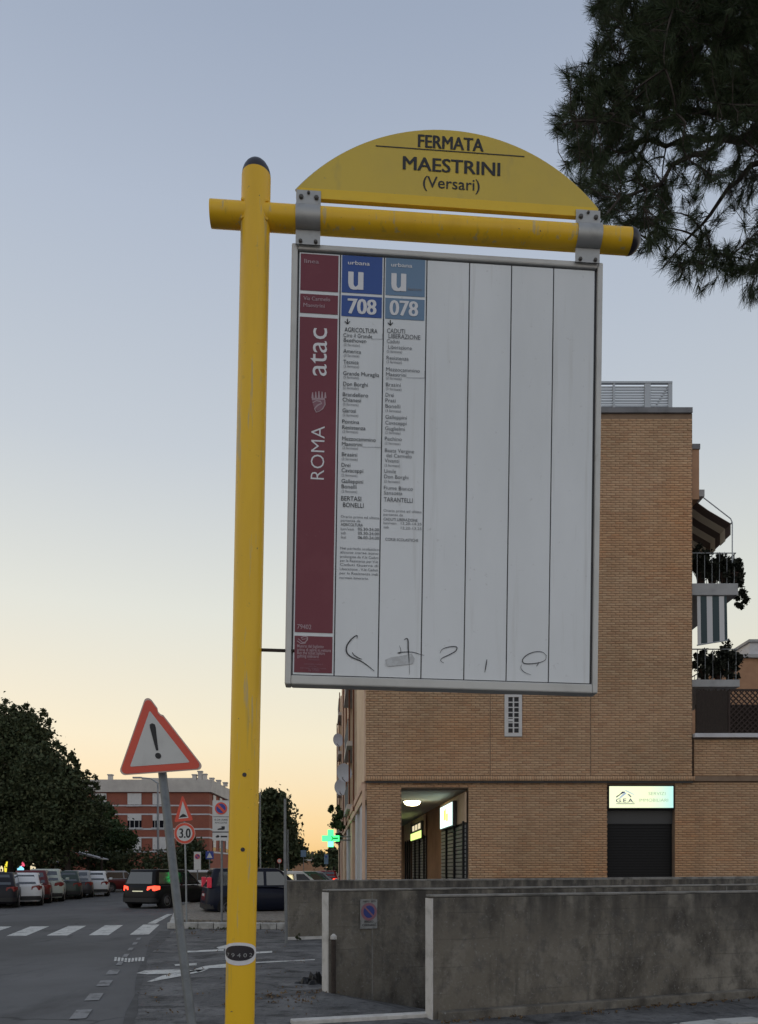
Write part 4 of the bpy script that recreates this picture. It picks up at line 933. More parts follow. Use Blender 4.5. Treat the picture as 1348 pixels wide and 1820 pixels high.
# stops
def arrow(mb, cx_, y0, y1):
    a = cpt(cx_, y0); b = cpt(cx_, y1); mb.ribbon([(a[0], a[2]), (a[0], (a[2]+b[2])/2), (b[0], b[2])], .0022, yT)
    l, r, t_ = cpt(cx_-22, y1-22), cpt(cx_+22, y1-22), cpt(cx_, y1); mb.ribbon([(l[0], l[2]), (t_[0], t_[2]), (r[0], r[2])], .0022, yT)
arrow(bk, 565, 652, 697); arrow(bk, 930, 664, 708)
S_ = '(2 fermate)'
for (s, x0, x1, yb, cf, big) in (('AGRICOLTURA',540,820,764,c3,2),('Ciro il Grande',530,775,808,c3,1),('Beethoven',533,725,850,c3,1),(S_,535,670,884,c3,0),('America',530,680,943,c3,1),('(3 fermate)',535,665,975,c3,0),
    ('Tecnica',530,660,1035,c3,1),('(2 fermate)',533,663,1066,c3,0),('Grande Muraglia',528,835,1133,c3,1),('(5 fermate)',531,662,1160,c3,0),('Don Borghi',528,737,1222,c3,1),('(2 fermate)',528,660,1250,c3,0),
    ('Brandellero',525,740,1312,c3,1),('Chianesi',523,680,1357,c3,1),('(3 fermate)',526,658,1390,c3,0),('Garosi',523,637,1448,c3,1),('(2 fermate)',525,657,1482,c3,0),('Pontina',520,665,1543,c3,1),('Resistenza',520,718,1592,c3,1),('(2 fermate)',523,655,1622,c3,0),
    ('Mezzocammino',520,805,1688,c3,1),('Maestrini',518,690,1733,c3,1),('(2 fermate)',522,654,1762,c3,0),('Brasini',427,535,120,c4,1),('(3 fermate)',427,538,148,c4,0),('Drei',425,487,195,c4,1),('Cavaceppi',425,577,232,c4,1),('(2 fermate)',426,536,262,c4,0),
    ('Galleppini',425,577,308,c4,1),('Bonelli',425,530,346,c4,1),('(2 fermate)',426,535,376,c4,0),('BERTASI',422,563,432,c4,2),('BONELLI',435,580,478,c4,2),
    ('Orario prima ed ultima',420,690,553,c4,3),('partenza da',420,558,580,c4,3),('AGRICOLTURA',420,575,610,c4,4),('lun/ven',420,512,640,c4,0),('05.30-24.00',540,688,643,c4,4),('sab',420,455,668,c4,0),('05.30-24.00',540,688,672,c4,4),('fest',420,458,698,c4,0),('06.00-24.00',540,688,702,c4,4),
    ('Nel periodo scolastico',416,686,775,c4,3),('alcune corse sono',416,684,803,c4,3),('prolungate da V.le Caduti',415,684,833,c4,3),('per la Resistenza per V.le',415,682,862,c4,3),('Caduti Guerra di',414,682,890,c4,3),('Liberazione , V.le Caduti',413,681,920,c4,3),('per la Resistenza indi',412,680,950,c4,3),('normale itinerario.',411,615,982,c4,3)):
    sc_ = 1.0 if cf is c3 else .826
    tgt, cap, bo = {0: (gy, 22, .0), 1: (bk, 32, .0), 2: (bk, 38, .0), 3: (md, 21, -.004), 4: (bk, 24, .0)}[big]
    line(tgt, s, cf, x0, x1, yb, cap*sc_, bo)
m2 = BB()
for (s, x0, x1, yb, cf, big) in (('CADUTI',902,1055,772,c3,2),('LIBERAZIONE',915,1185,818,c3,2),('Caduti',900,1007,858,c3,1),('Liberazione',912,1112,908,c3,1),(S_,900,1030,940,c3,0),('Resistenza',898,1085,1000,c3,1),('(2 fermate)',898,1028,1030,c3,0),
    ('Mezzocammino',895,1180,1098,c3,1),('Maestrini',893,1065,1140,c3,1),('(2 fermate)',894,1025,1168,c3,0),('Brasini',892,1018,1227,c3,1),('(3 fermate)',893,1024,1260,c3,0),('Drei',890,960,1315,c3,1),('Prati',888,975,1362,c3,1),('Bonelli',888,1015,1410,c3,1),('(3 fermate)',889,1020,1445,c3,0),
    ('Galleppini',888,1070,1503,c3,1),('Cavaceppi',887,1067,1552,c3,1),('Guglielmi',885,1053,1600,c3,1),('(2 fermate)',886,1017,1632,c3,0),('Pechino',883,1027,1688,c3,1),('(2 fermate)',884,1015,1722,c3,0),('Beata Vergine',730,935,92,c4,1),('del Carmelo',740,918,128,c4,1),('Vivanti',728,830,163,c4,1),('(2 fermate)',728,836,193,c4,0),
    ('Umile',725,808,238,c4,1),('Don Borghi',725,895,276,c4,1),('(2 fermate)',725,833,306,c4,0),('Fiume Bianco',723,927,355,c4,1),('Sansotta',723,853,390,c4,1),('TARANTELLI',722,925,440,c4,2),
    ('Orario prima ed ultima',720,988,510,c4,3),('partenza da',720,857,538,c4,3),('CADUTI LIBERAZIONE',720,960,572,c4,4),('lun/ven',720,810,598,c4,0),('13.20-14.25',842,988,602,c4,3),('sab',720,757,628,c4,0),('12.20-13.25',842,988,634,c4,3),('CORSE SCOLASTICHE',733,965,714,c4,4)):
    sc_ = 1.0 if cf is c3 else .826
    tgt, cap, bo = {0: (gy, 22, .0), 1: (m2, 31, -.004), 2: (m2, 37, .0), 3: (gy, 21, .0), 4: (m2, 23, .0)}[big]
    line(tgt, s, cf, x0, x1, yb, cap*sc_, bo)
for mbx, nm_, m_ in ((pk, 'pale_lettering', 'pink_print'), (bk, 'stop_list', 'black_print'), (m2, 'stop_list', 'mid_print'), (gy, 'fine_print', 'grey_print'), (md, 'timetable_note', 'mid_print')):
    mbx.fin(nm_, m_, bd, kind='stuff')
# thin boxes round this stop's name
bx = BB()
for (x0, x1, ya_, yb_) in ((690, 850, 1690, 1745), (770, 862, 778, 825), (1068, 1222, 1095, 1155)):
    P = [cpt(x0, yb_), cpt(x1, yb_+3), cpt(x1, ya_+3)]; bx.ribbon([(p[0], p[2]) for p in P], .0007, yT)
bx.fin('name_box', 'grey_print', bd)
# pen scribbles along the foot of the panels (crop of the photo: 580,1080 at 2.592x)
def c5(x, y): q = bl(580 + x/2.592, 1080 + y/2.592, yT-.0005); return (q.x, q.y)
def smooth(pts, k=5):
    out = []
    for i in range(len(pts)-1):
        p0, p1, p2, p3 = [np.array(pts[min(max(j, 0), len(pts)-1)], float) for j in (i-1, i, i+1, i+2)]
        for t in np.linspace(0, 1, k, endpoint=False): out.append(.5*((2*p1) + (p2-p0)*t + (2*p0-5*p1+4*p2-p3)*t*t + (3*p1-p0-3*p2+p3)*t**3))
    return out + [pts[-1]]
for pts, wd in (([(142,142),(143,128),(128,135),(108,155),(94,180),(96,208),(118,228),(160,246),(195,270),(222,292)], .0024), ([(120,205),(128,218),(150,232),(166,238)], .0018),
                ([(360,148),(370,142),(377,150),(378,185),(381,225),(382,255)], .0022), ([(338,175),(344,195),(342,208),(330,208),(360,204),(400,205),(430,214),(452,220)], .0013), ([(382,255),(384,285),(383,310)], .0007),
                ([(525,208),(535,192),(560,182),(590,179),(603,184),(596,200),(565,218),(535,232),(528,245),(542,255)], .0016),
                ([(741,238),(737,265),(731,298)], .0018),
                ([(1016,222),(995,204),(960,204),(925,218),(905,240),(912,256),(945,258),(985,252),(1010,240),(1014,218)], .0016), ([(980,250),(975,262),(968,270)], .0012), ([(900,262),(898,280),(915,298),(945,310)], .0010)):
    sb_ = BB(); sb_.ribbon([c5(x, y) for x, y in smooth(pts)], wd, yT-.0006); sb_.fin('scribble', 'scribble', bd)
sm = BB(); sm.add([(*[c5(x, y)[0]], yT-.0002, c5(x, y)[1]) for x, y in ((272,240),(300,228),(345,222),(395,212),(408,235),(400,258),(340,266),(282,272))], [tuple(range(8))[::-1]]); sm.fin('smudge', 'smudge', bd)
# oval number badge wrapped round the pole
qc = bl(430.5, 1695.5, -.05); pcx = zb_l.x + dirp.x*(qc.y - zb_l.y)/dirp.y
def wrapfn(off):
    def fn(P):
        a = P[0]/(pr+off); return (pcx + dirp.x*P[2]/dirp.y + (pr+off)*math.sin(a), -(pr+off)*math.cos(a), qc.y + P[2])
    return fn
def oval(rx, rz, off, n=48, dz=0):
    fn = wrapfn(off); vs_ = []; k = 12; g_ = BB()
    for i in range(k+1):
        q = i/k; vs_ += [fn((rx*q*math.cos(2*math.pi*j/n), 0, dz + rz*q*math.sin(2*math.pi*j/n))) for j in range(n)]
    g_.add(vs_, [(i*n+j, i*n+(j+1) % n, (i+1)*n+(j+1) % n, (i+1)*n+j) for i in range(k) for j in range(n)]); return g_
bdg = oval(.080, .0395, .0025, dz=.000).fin('number_badge', 'white_print', smooth=True)
oval(.062, .0265, .0042, dz=.003).fin('badge_field', 'black_plastic', bdg, smooth=True)
nt_ = BB(); fn = wrapfn(.0056)
for k, ch in enumerate('79402'): put_text(nt_, ch, -.049 + k*.0215, -.049 + k*.0215 + .012, -.011, .0135, 0, .0, fn=fn)
nt_.fin('number', 'sign_back', bdg)
# ================================================================== road signs
def rounded_tri(s, r, n=6):
    """equilateral triangle, side s, rounded by r, centred on its base mid, base at z=0"""
    h = s*math.sqrt(3)/2; C = [(-s/2 + r*math.sqrt(3), r), (s/2 - r*math.sqrt(3), r), (0, h - 2*r)]; out = []
    for i, c in enumerate(C):
        a0 = (-150, -90+0, 30)[i]; a0 = (150, 270, 30)[i]
        for k in range(n+1): a = R_(a0 + 120*k/n); out.append((c[0] + r*math.cos(a), c[1] + r*math.sin(a)))
    return out
# leaning triangular warning sign
# plate corners in the photo: apex (266,1237), left foot (213,1379), right foot (365,1368)
Yw = 5.35
c = (at(213, 1379, Yw) + at(365, 1368, Yw)) / 2
p_low = at(341, 1820, Yw-.35); p_top = at(287, 1378, Yw+.02)
dl = (p_top - p_low).normalized(); foot = p_low - dl*(p_low.z/dl.z)
ws = thing('warning_sign', 'leaning red triangle warning sign with exclamation mark on a grey post', 'road sign', foot)
MB().tube([foot - dl*.2, foot + dl*1.2, p_top + dl*.42 + Vector((0, .05, 0))], .030, 16).build('post', 'post_dark', ws, smooth=True)
def sign_frame(origin, tilt, yaw): return Matrix.Translation(origin) @ Matrix.Rotation(yaw, 4, 'Z') @ Matrix.Rotation(tilt, 4, 'Y')
class SB(MB):
    def fin(s, Mx, name, m, parent, **k):
        s.v = [tuple(Mx @ Vector(p)) for p in s.v]; return s.build(name, m, parent, **k)
wv = at(365, 1368, Yw) - at(213, 1379, Yw); side = wv.length
Mw = sign_frame(c + Vector((0, -.02, 0)), -math.atan2(wv.z, wv.x), R_(0))
sk = Matrix.Identity(4); sk[0][2] = (at(266, 1237, Yw) - c).x / ((at(266,1237,Yw)-c).z) - (-wv.z/wv.x) * 1.0 - .02    # the plate is bent sideways as well as leaning
Mw = Mw @ sk
sc_h = (at(266, 1237, Yw) - c).length / (side*math.sqrt(3)/2)
T0 = [(x, z*sc_h) for x, z in rounded_tri(side*1.02, .030)]
# notch broken out of the right edge near the apex
T1 = []
for i, (x, z) in enumerate(T0):
    T1.append((x, z))
base_n = len(T0)
def edge_notch(T):
    out = []; n = len(T); h = max(z for _, z in T)
    for i in range(n):
        a, b = T[i], T[(i+1) % n]; out.append(a)
        if a[0] > .05 and a[1] < h*.4 and b[1] > h*.6:      # long right-hand edge, going up
            def lp(t, off): 
                d = Vector((b[0]-a[0], b[1]-a[1])); nn = Vector((d.y, -d.x)).normalized()
                return (a[0]+d.x*t + nn.x*off, a[1]+d.y*t + nn.y*off)
            out += [lp(.76, 0), lp(.79, -.012), lp(.84, -.014), lp(.88, -.002)]
    return out
pl = SB(); pl.plate(edge_notch(T0)[::-1], 0, .006); plate = pl.fin(Mw, 'plate', 'sign_edge', ws)
def inset(T, k, cz): return [(x*k, cz + (z-cz)*k) for x, z in T]
cz = side*sc_h*.2887
r_ = SB(); r_.plate(edge_notch(inset(T0, .955, cz))[::-1], -.0025, -.0004); r_.fin(Mw, 'red_border', 'sign_red', plate)
Tin = [(x, z*sc_h) for x, z in rounded_tri(side*1.02*.685, .006)]; dz = cz - side*1.02*.685*sc_h*.2887
r_ = SB(); r_.plate([(x, z+dz) for x, z in Tin][::-1], -.0048, -.0028); r_.fin(Mw, 'white_field', 'sign_white', plate)
r_ = SB(); h = side*sc_h
bar = [(-.008, .245*h), (.008, .245*h), (.020, .50*h), (.018, .535*h), (0, .55*h), (-.018, .535*h), (-.020, .50*h)]
r_.plate(bar[::-1], -.0068, -.005); r_.disc((0, -.0068, .185*h), .021, n=20); r_.fin(Mw, 'exclamation_mark', 'black_print', plate)
for zz in (.16, .42):
    q = Mw @ Vector((0, .006, zz*h)); MB().box(q.x-.07, q.x+.07, q.y, q.y+.02, q.z-.015, q.z+.015).build('bracket', 'post_grey', ws)

def disc_plate(mb, c, r, y, n=28, th=.004):
    mb.hexa([(c[0]+r*math.cos(2*math.pi*j/n), y, c[1]+r*math.sin(2*math.pi*j/n)) for j in range(n)][::-1], [(c[0]+r*math.cos(2*math.pi*j/n), y+th, c[1]+r*math.sin(2*math.pi*j/n)) for j in range(n)][::-1])
# hump sign over 3.0 limit
Y3 = 20.6; p = at(331, 1633, Y3)
hsn = thing('road_sign', 'hump triangle above a round 3.0 limit sign on a thin post', 'road sign', (p.x, p.y, .1))
MB().tube([at(332, 1640, Y3), at(331, 1560, Y3), at(327, 1420, Y3)], .024, 12).build('post', 'galvanised', hsn, smooth=True)
def px2(x, y): q = at(x, y, Y3-.05); return (q.x, q.z)
t_ = MB(); t_.plate([px2(311.5,1461), px2(341.5,1458), px2(343,1456), px2(325.8,1415), px2(323.5,1415.5), px2(310.5,1459)], Y3-.05, Y3-.045); tp = t_.build('triangle_plate', 'sign_red', hsn)
t_ = MB(); t_.plate([px2(318,1455.5), px2(335.5,1453.5), px2(325.2,1424)], Y3-.054, Y3-.051); t_.build('white_field', 'sign_white', tp)
t_ = MB(); t_.plate([px2(318.5,1453.5), px2(333.5,1451.5), px2(329,1447.5), px2(325.5,1446.6), px2(322,1449)], Y3-.058, Y3-.055); t_.build('hump', 'black_print', tp)
cz3 = at(328.5, 1481, Y3-.05); rr = 19*(Y3)/F
t_ = MB(); disc_plate(t_, (cz3.x, cz3.z), rr, Y3-.05); dp_ = t_.build('round_plate', 'sign_edge', hsn)
t_ = MB(); disc_plate(t_, (cz3.x, cz3.z), rr*.95, Y3-.055); t_.build('red_ring', 'sign_red', dp_)
t_ = MB(); disc_plate(t_, (cz3.x, cz3.z), rr*.73, Y3-.060); t_.build('white_disc', 'sign_white', dp_)
t_ = MB(); a, b = at(319, 1489, Y3-.05), at(339.5, 1472.5, Y3-.05)
put_text(t_, '3.0', a.x, b.x, a.z, b.z-a.z, Y3-.063, .045); t_.build('number', 'black_print', dp_)

# no parking panel on a post, at the left of the yellow pole
Y4 = 20.9
def panel_sign(x0, x1, y0, y1, Y, xpost, label, sub=True, rnd=(.5, .2, .36), posttop=None, name='parking_sign'):
    f = at((xpost), 1640, Y); t = thing(name, label, 'road sign', (f.x, Y, 0.1))
    q0 = at(xpost, 1640, Y); q0.z = .1; MB().tube([q0, at(xpost, (posttop or y0)+2, Y)], .03, 12).build('post', 'post_grey', t, smooth=True)
    a, b = at(x0, y1, Y-.04), at(x1, y0, Y-.04); Wd, Hd = b.x-a.x, b.z-a.z
    pl_ = MB().box(a.x, b.x, Y-.04, Y-.034, a.z, b.z).build('panel', 'sign_white', t)
    cx_, cz_ = a.x + Wd*rnd[0], b.z - Hd*rnd[1]; r = Wd*rnd[2]
    g = MB(); disc_plate(g, (cx_, cz_), r, Y-.047, th=.005); g.build('red_ring', 'sign_red', pl_)
    g = MB(); disc_plate(g, (cx_, cz_), r*.76, Y-.052, th=.004); g.build('blue_disc', 'sign_blue', pl_)
    k = r*.62; e = r*.14; g = MB(); g.add([(cx_-k-e, Y-.055, cz_+k-e), (cx_-k+e, Y-.055, cz_+k+e), (cx_+k+e, Y-.055, cz_-k+e), (cx_+k-e, Y-.055, cz_-k-e)], [(0, 1, 2, 3)]); g.build('red_bar', 'sign_red', pl_)
    if sub:
        g = MB(); g.box(a.x+.02, b.x-.02, Y-.0425, Y-.0405, b.z-Hd*.415, b.z-Hd*.402); g.box(a.x, b.x, Y-.0425, Y-.0405, b.z-Hd*.80, b.z-Hd*.775)
        put_text(g, '0-24', a.x+Wd*.12, a.x+Wd*.46, b.z-Hd*.505, Hd*.045, Y-.043, .02); put_text(g, 'ZONA', a.x+Wd*.52, a.x+Wd*.88, b.z-Hd*.505, Hd*.045, Y-.043, .02)
        put_text(g, 'RIMOZIONE', a.x+Wd*.15, a.x+Wd*.85, b.z-Hd*.575, Hd*.04, Y-.043, .0)
        X = lambda u: a.x+Wd*u; Z = lambda v: b.z-Hd*v
        g.plate([(X(.30), Z(.735)), (X(.30), Z(.71)), (X(.42), Z(.69)), (X(.52), Z(.69)), (X(.52), Z(.645)), (X(.72), Z(.645)), (X(.72), Z(.72)), (X(.62), Z(.735))][::-1], Y-.043, Y-.0405)   # tow truck
        g.plate([(X(.18), Z(.90)), (X(.26), Z(.87)), (X(.34), Z(.86)), (X(.42), Z(.90)), (X(.36), Z(.925)), (X(.22), Z(.925))][::-1], Y-.043, Y-.0405); g.plate([(X(.48), Z(.88)), (X(.86), Z(.88)), (X(.86), Z(.92)), (X(.48), Z(.92))], Y-.043, Y-.0405)
        g.build('print', 'black_print', pl_)
    return t
panel_sign(378, 408.5, 1422.5, 1494, Y4, 394.5, 'white no parking and tow-away panel sign next to the yellow pole')
panel_sign(345, 357.5, 1514, 1546, 40, 351.5, 'small white no parking sign far behind the 3.0 limit sign', sub=False, rnd=(.5, .26, .38))
# blue pedestrian crossing sign, round sign, blue square and white sign down the street
def post_at(px, py, Y, top): q = at(px, HY, Y); return MB().tube([(q.x, Y, 0), (q.x, Y, at(px, top, Y).z)], .03, 8)
f = at(373, 1545, 42); t = thing('crossing_sign', 'small blue pedestrian crossing sign in front of the red building', 'road sign', (f.x, 42, 0))
post_at(373, 0, 42, 1513).build('post', 'post_grey', t, smooth=True); a, b = at(366, 1527, 41.9), at(380, 1513, 41.9)
q = MB().box(a.x, b.x, 41.9, 41.92, a.z, b.z).build('panel', 'sign_blue', t); g = MB(); g.plate([(a.x+.06, a.z+.07), (b.x-.06, a.z+.07), ((a.x+b.x)/2, b.z-.06)][::-1][::-1], 41.89, 41.898); g.build('triangle', 'sign_white', q)
f = at(497, 1545, 55); t = thing('road_sign', 'small round pale sign before the dark far tree', 'road sign', (f.x, 55, 0))
post_at(497, 0, 55, 1530).build('post', 'post_grey', t, smooth=True); g = MB(); c_ = at(497, 1530, 54.9); disc_plate(g, (c_.x, c_.z), .17, 54.9); q = g.build('disc', 'sign_white', t); g = MB(); g.ring((c_.x, 54.89, c_.z), .13, .17); g.build('red_ring', 'sign_red', q)
f = at(540, 1545, 60); t = thing('road_sign', 'small blue grey square sign beside the far tree', 'road sign', (f.x, 60, 0))
post_at(540, 0, 60, 1512).build('post', 'post_grey', t, smooth=True); a, b = at(535, 1523, 59.9), at(544.5, 1511, 59.9); MB().box(a.x, b.x, 59.9, 59.92, a.z, b.z).build('panel', 'teal_film', t)
f = at(580, 1545, 50); t = thing('road_sign', 'small white upright sign near the pharmacy cross', 'road sign', (f.x, 50, 0))
post_at(580, 0, 50, 1520).build('post', 'post_grey', t, smooth=True); a, b = at(576.5, 1536, 49.9), at(584, 1518.5, 49.9); q = MB().box(a.x, b.x, 49.9, 49.92, a.z, b.z).build('panel', 'teal_film', t); g = MB(); c_ = at(580, 1522.5, 49.88); disc_plate(g, (c_.x, c_.z), .07, 49.88); g.build('dot', 'sign_blue', q)
# bare posts
def bare(px0, py0, px1, py1, Y, r, label, m_='post_grey', cat='post'):
    a, b = at(px0, py0, Y), at(px1, py1, Y); a.z = 0 if a.z < .3 or py0 >= 1540 else a.z
    o = MB(); o.tube([(a.x, Y, 0), (b.x, Y, b.z*.6), (b.x, Y, b.z)], [r, r, r*.8], 12); 
    o2 = o.build('post', m_, thing('metal_post', label, cat, (a.x, Y, 0)), smooth=True)
    t_ = o2.parent; MB().tube([(b.x, Y, b.z), (b.x, Y, b.z+.02)], r*.95, 10).build('cap', 'trim_black', t_); return t_
bare(509.5, 1675, 507, 1420, 16.4, .033, 'thin grey post at the left end of the far concrete wall')
bare(464, 1545, 463, 1408, 38, .045, 'pale slim post just right of the yellow pole', 'galvanised')
lp_ = bare(514, 1545, 512.5, 1474, 42, .05, 'short grey post behind the wall-end post')
lpo = bare(283, 1545, 281, 1392, 62, .09, 'pale lamp column against the red brick building', 'roof_metal', 'lamp post')
tl = at(281, 1392, 62); MB().tube([(tl.x, 62, tl.z), (tl.x-.5, 61.8, tl.z+.35), (tl.x-1.3, 61.6, tl.z+.4)], .05, 8).build('arm', 'roof_metal', lpo, smooth=True); MB().box(tl.x-1.9, tl.x-1.2, 61.5, 61.75, tl.z+.34, tl.z+.46).build('lamp_head', 'roof_metal', lpo)

# ================================================================== cars
def rrect(x0, x1, hw, r, z, n=4, zf=None):
    P = []
    for (cx_, cy_, a0) in ((x1-r, hw-r, 0), (x0+r, hw-r, 90), (x0+r, -hw+r, 180), (x1-r, -hw+r, 270)):
        for k in range(n+1):
            a = R_(a0 + 90*k/n); x = cx_ + r*math.cos(a); y = cy_ + r*math.sin(a); P.append((x, y, zf(x, z) if zf else z))
    return P
def car(label, px, py_ground, heading, paint, L=4.05, W=1.72, H=1.50, belt=.92, rear_rake=.34, lit=False, plate='plate_white', name='parked_car', group='parked cars', z0=0.0, tall=False, roof=None, Yd=None):
    """heading: degrees clockwise from straight away; forward is +x in car space"""
    Y = Yd if Yd else EYE*F/(py_ground - HY); g = at(px, HY, Y)
    t = thing(name, label, 'car', (g.x, Y, z0), (0, 0, R_(90-heading)), group)
    x0, x1, hw = -L/2, L/2, W/2
    def zf(x, z):
        if z < belt*.72: return z
        f = max(0, min(1, (x - (x1-1.25))/1.2)); return z - (z-belt*.70)*f*f*.75 - .03*f
    Lp = [rrect(x0+.10, x1-.10, hw-.10, .22, .20), rrect(x0+.02, x1-.02, hw-.03, .26, .30), rrect(x0, x1, hw, .30, .45), rrect(x0+.02, x1-.01, hw, .32, .60), rrect(x0+.05, x1-.03, hw-.005, .34, .78, zf=zf), rrect(x0+.07, x1-.06, hw-.03, .36, belt-.04, zf=zf), rrect(x0+.10, x1-.10, hw-.07, .38, belt, zf=zf), rrect(x0+.22, x1-.25, hw-.20, .34, belt+.015, zf=zf)]
    MB().loft(Lp).build('body', paint, t, smooth=True, local=True)
    # cabin
    xr0, xr1 = x0+.10, x0+.10+rear_rake; xf0, xf1 = x1-.98, x1-1.75
    wb_, wt_ = hw-.07, hw-.20
    lv = [(0, 0), (.35, .36), (.75, .78), (.93, .95), (1.0, 1.12), (1.015, 1.5)]
    hgt = H - belt
    def lev(u, s): 
        w_ = wb_ + (wt_-wb_)*min(s, 1.0) - (.12*(s-1) if s > 1 else 0)*1.5
        return xr0 + (xr1-xr0)*u**1.15 + (.10*(s-1) if s > 1 else 0)*2, xf0 + (xf1-xf0)*u - (.2*(s-1)*2 if s > 1 else 0), w_
    loops = []
    for (u, s) in lv:
        a, b, w_ = lev(min(u, 1.0), s); loops.append(rrect(a, b, w_, .13 + .05*u, belt - .01 + hgt*u))
    MB().loft(loops).build('cabin', roof or paint, t, smooth=True, local=True)
    e = .006
    def cabx(u): return lev(u, u)
    # rear window, windscreen
    u0, u1 = .10, .84
    for nm_, rear in (('rear_window', True), ('windscreen', False)):
        P = []
        for u in (u0, u1):
            a, b, w_ = cabx(u); x = (a - e) if rear else (b + e); wi = w_ - .15
            P.append((x, wi, belt-.01+hgt*u))
        q = MB(); s_ = 1 if rear else -1
        q.add([(P[0][0], -P[0][1], P[0][2]), (P[0][0], P[0][1], P[0][2]), (P[1][0], P[1][1], P[1][2]), (P[1][0], -P[1][1], P[1][2]), (P[0][0]+.03*s_, -P[0][1], P[0][2]), (P[0][0]+.03*s_, P[0][1], P[0][2]), (P[1][0]+.03*s_, P[1][1], P[1][2]), (P[1][0]+.03*s_, -P[1][1], P[1][2])], [(0,3,2,1), (0,1,5,4), (1,2,6,5), (2,3,7,6), (3,0,4,7)])
        q.build(nm_, 'glass_car', t, local=True)
    a0, b0, w0 = cabx(.10); a1, b1, w1 = cabx(.82); xm = x0 + L*.47
    for s_ in (1, -1):
        for (p0, p1, q0, q1) in ((a0+.26, xm-.05, a1+.22, xm-.05), (xm+.05, b0-.26, xm+.05, b1-.16)):
            z0_, z1_ = belt-.01+hgt*.10, belt-.01+hgt*.82
            MB().add([(p0, s_*(w0+e), z0_), (p1, s_*(w0+e), z0_), (q1, s_*(w1+e), z1_), (q0, s_*(w1+e), z1_), (p0, s_*(w0-.02), z0_), (p1, s_*(w0-.02), z0_), (q1, s_*(w1-.02), z1_), (q0, s_*(w1-.02), z1_)], [(0,1,2,3), (0,1,5,4), (1,2,6,5), (2,3,7,6), (3,0,4,7)]).build('side_window', 'glass_car', t, local=True)
        # wheels
        for xw in (x0+.78, x1-.82):
            MB().tube([(xw, s_*(hw-.25), .33), (xw, s_*(hw+.004), .33)], .385, 20).build('wheel_arch', 'arch_black', t, local=True)
            wl = MB().loft([[(xw + r*math.cos(2*math.pi*j/20), s_*yy, .31 + r*math.sin(2*math.pi*j/20)) for j in range(20)] for r, yy in ((.30, hw-.20), (.31, hw-.16), (.31, hw), (.29, hw+.018), (.21, hw+.02))]).build('wheel', 'tyre', t, smooth=True, local=True)
            MB().loft([[(xw + r*math.cos(2*math.pi*j/20), s_*yy, .31 + r*math.sin(2*math.pi*j/20)) for j in range(20)] for r, yy in ((.205, hw+.020), (.20, hw+.028), (.17, hw+.012), (.05, hw+.026))]).build('rim', 'rim', wl, smooth=True, local=True)
        # tail lamps, headlamps, mirrors
        if tall: zz0, zz1, yy = belt-.02, belt+hgt*.52, .14
        else: zz0, zz1, yy = belt-.24, belt-.02, .34
        xq = x0+.055
        if tall: MB().box(xq+.02, xq+.16, min(s_*(hw-.21), s_*(hw-.065)), max(s_*(hw-.21), s_*(hw-.065)), zz0, zz1).build('tail_light', 'tail_lit' if lit else 'tail_tall', t, local=True, bevel=.02)
        else:
            MB().hexa([(xq-.03, s_*(hw-.42), zz0+.03), (xq+.06, s_*(hw-.10), zz0), (xq+.28, s_*(hw+.012), zz0+.06), (xq+.26, s_*(hw-.14), zz0+.06)], [(xq-.01, s_*(hw-.40), zz1-.04), (xq+.07, s_*(hw-.11), zz1), (xq+.30, s_*(hw+.004), zz1-.02), (xq+.26, s_*(hw-.14), zz1-.02)]).build('tail_light', 'tail_lit' if lit else 'tail_red', t, local=True, bevel=.012)
        MB().box(x1-.32, x1-.07, min(s_*(hw-.42), s_*(hw-.14)), max(s_*(hw-.42), s_*(hw-.14)), .60, .72).build('headlight', 'head_glass', t, local=True, bevel=.03)
        MB().box(xf0-.10, xf0+.06, min(s_*(hw-.02), s_*(hw+.16)), max(s_*(hw-.02), s_*(hw+.16)), belt+.04, belt+.17).build('mirror', paint, t, local=True, bevel=.03)
    MB().box(x0+.035, x0+.06, -.26, .26, belt-.34, belt-.23).build('number_plate', plate, t, local=True)
    MB().loft([rrect(x0-.012, x0+.5, hw-.02, .28, z) for z in (.27, .36, .44)]).build('bumper', 'trim_black', t, smooth=True, local=True)
    return t
car('black hatchback driving away with red brake lights on', 303, 1606, 22, 'paint_black', Yd=33.0, L=4.3, W=1.75, H=1.60, belt=.96, rear_rake=.22, lit=True, plate='plate_lit', name='driving_car', group=None)
car('dark navy car parked beyond the kerb island, mostly behind the yellow pole', 470, 1615, 70, 'paint_navy', L=4.3, W=1.78, H=1.64, belt=1.0, rear_rake=.20, tall=True, z0=0, Yd=27.0)
def row(label, px, yrear, *a, **k):
    Yc = EYE*F/(yrear - HY) + 1.9; car(label, px, 0, *a, Yd=Yc, **k)
row('dark car cut off by the left edge of the photo', 0, 1615, -20, 'paint_dark', H=1.48, rear_rake=.45)
row('white hatchback second from the left edge in the parked row', 42, 1611, -21, 'paint_white', H=1.45, rear_rake=.55)
row('maroon car squeezed between the two whitish cars in the parked row', 60, 1606.5, -20, 'paint_maroon', H=1.56)
row('pale car with tall tail in the middle of the parked row', 84, 1603.5, -20, 'paint_lime', H=1.62, belt=1.0)
row('dark green car right of the pale tall car in the row', 117, 1599, -20, 'paint_green', H=1.52, rear_rake=.5)
row('dark grey car between the green and the small white car', 139, 1596, -19, 'paint_grey', H=1.54, roof='paint_silver')
row('small white hatchback next to the dark red car in the row', 169, 1594, -18, 'paint_white', L=3.7, W=1.65, H=1.50, rear_rake=.42)
car('dark red car with pale roof at the far end of the row', 212, 1585, 38, 'paint_maroon', L=3.9, H=1.50, roof='paint_silver')
car('white car parked beyond the black moving hatchback', 366, 1585, 50, 'paint_white', L=4.1, H=1.55, Yd=46)
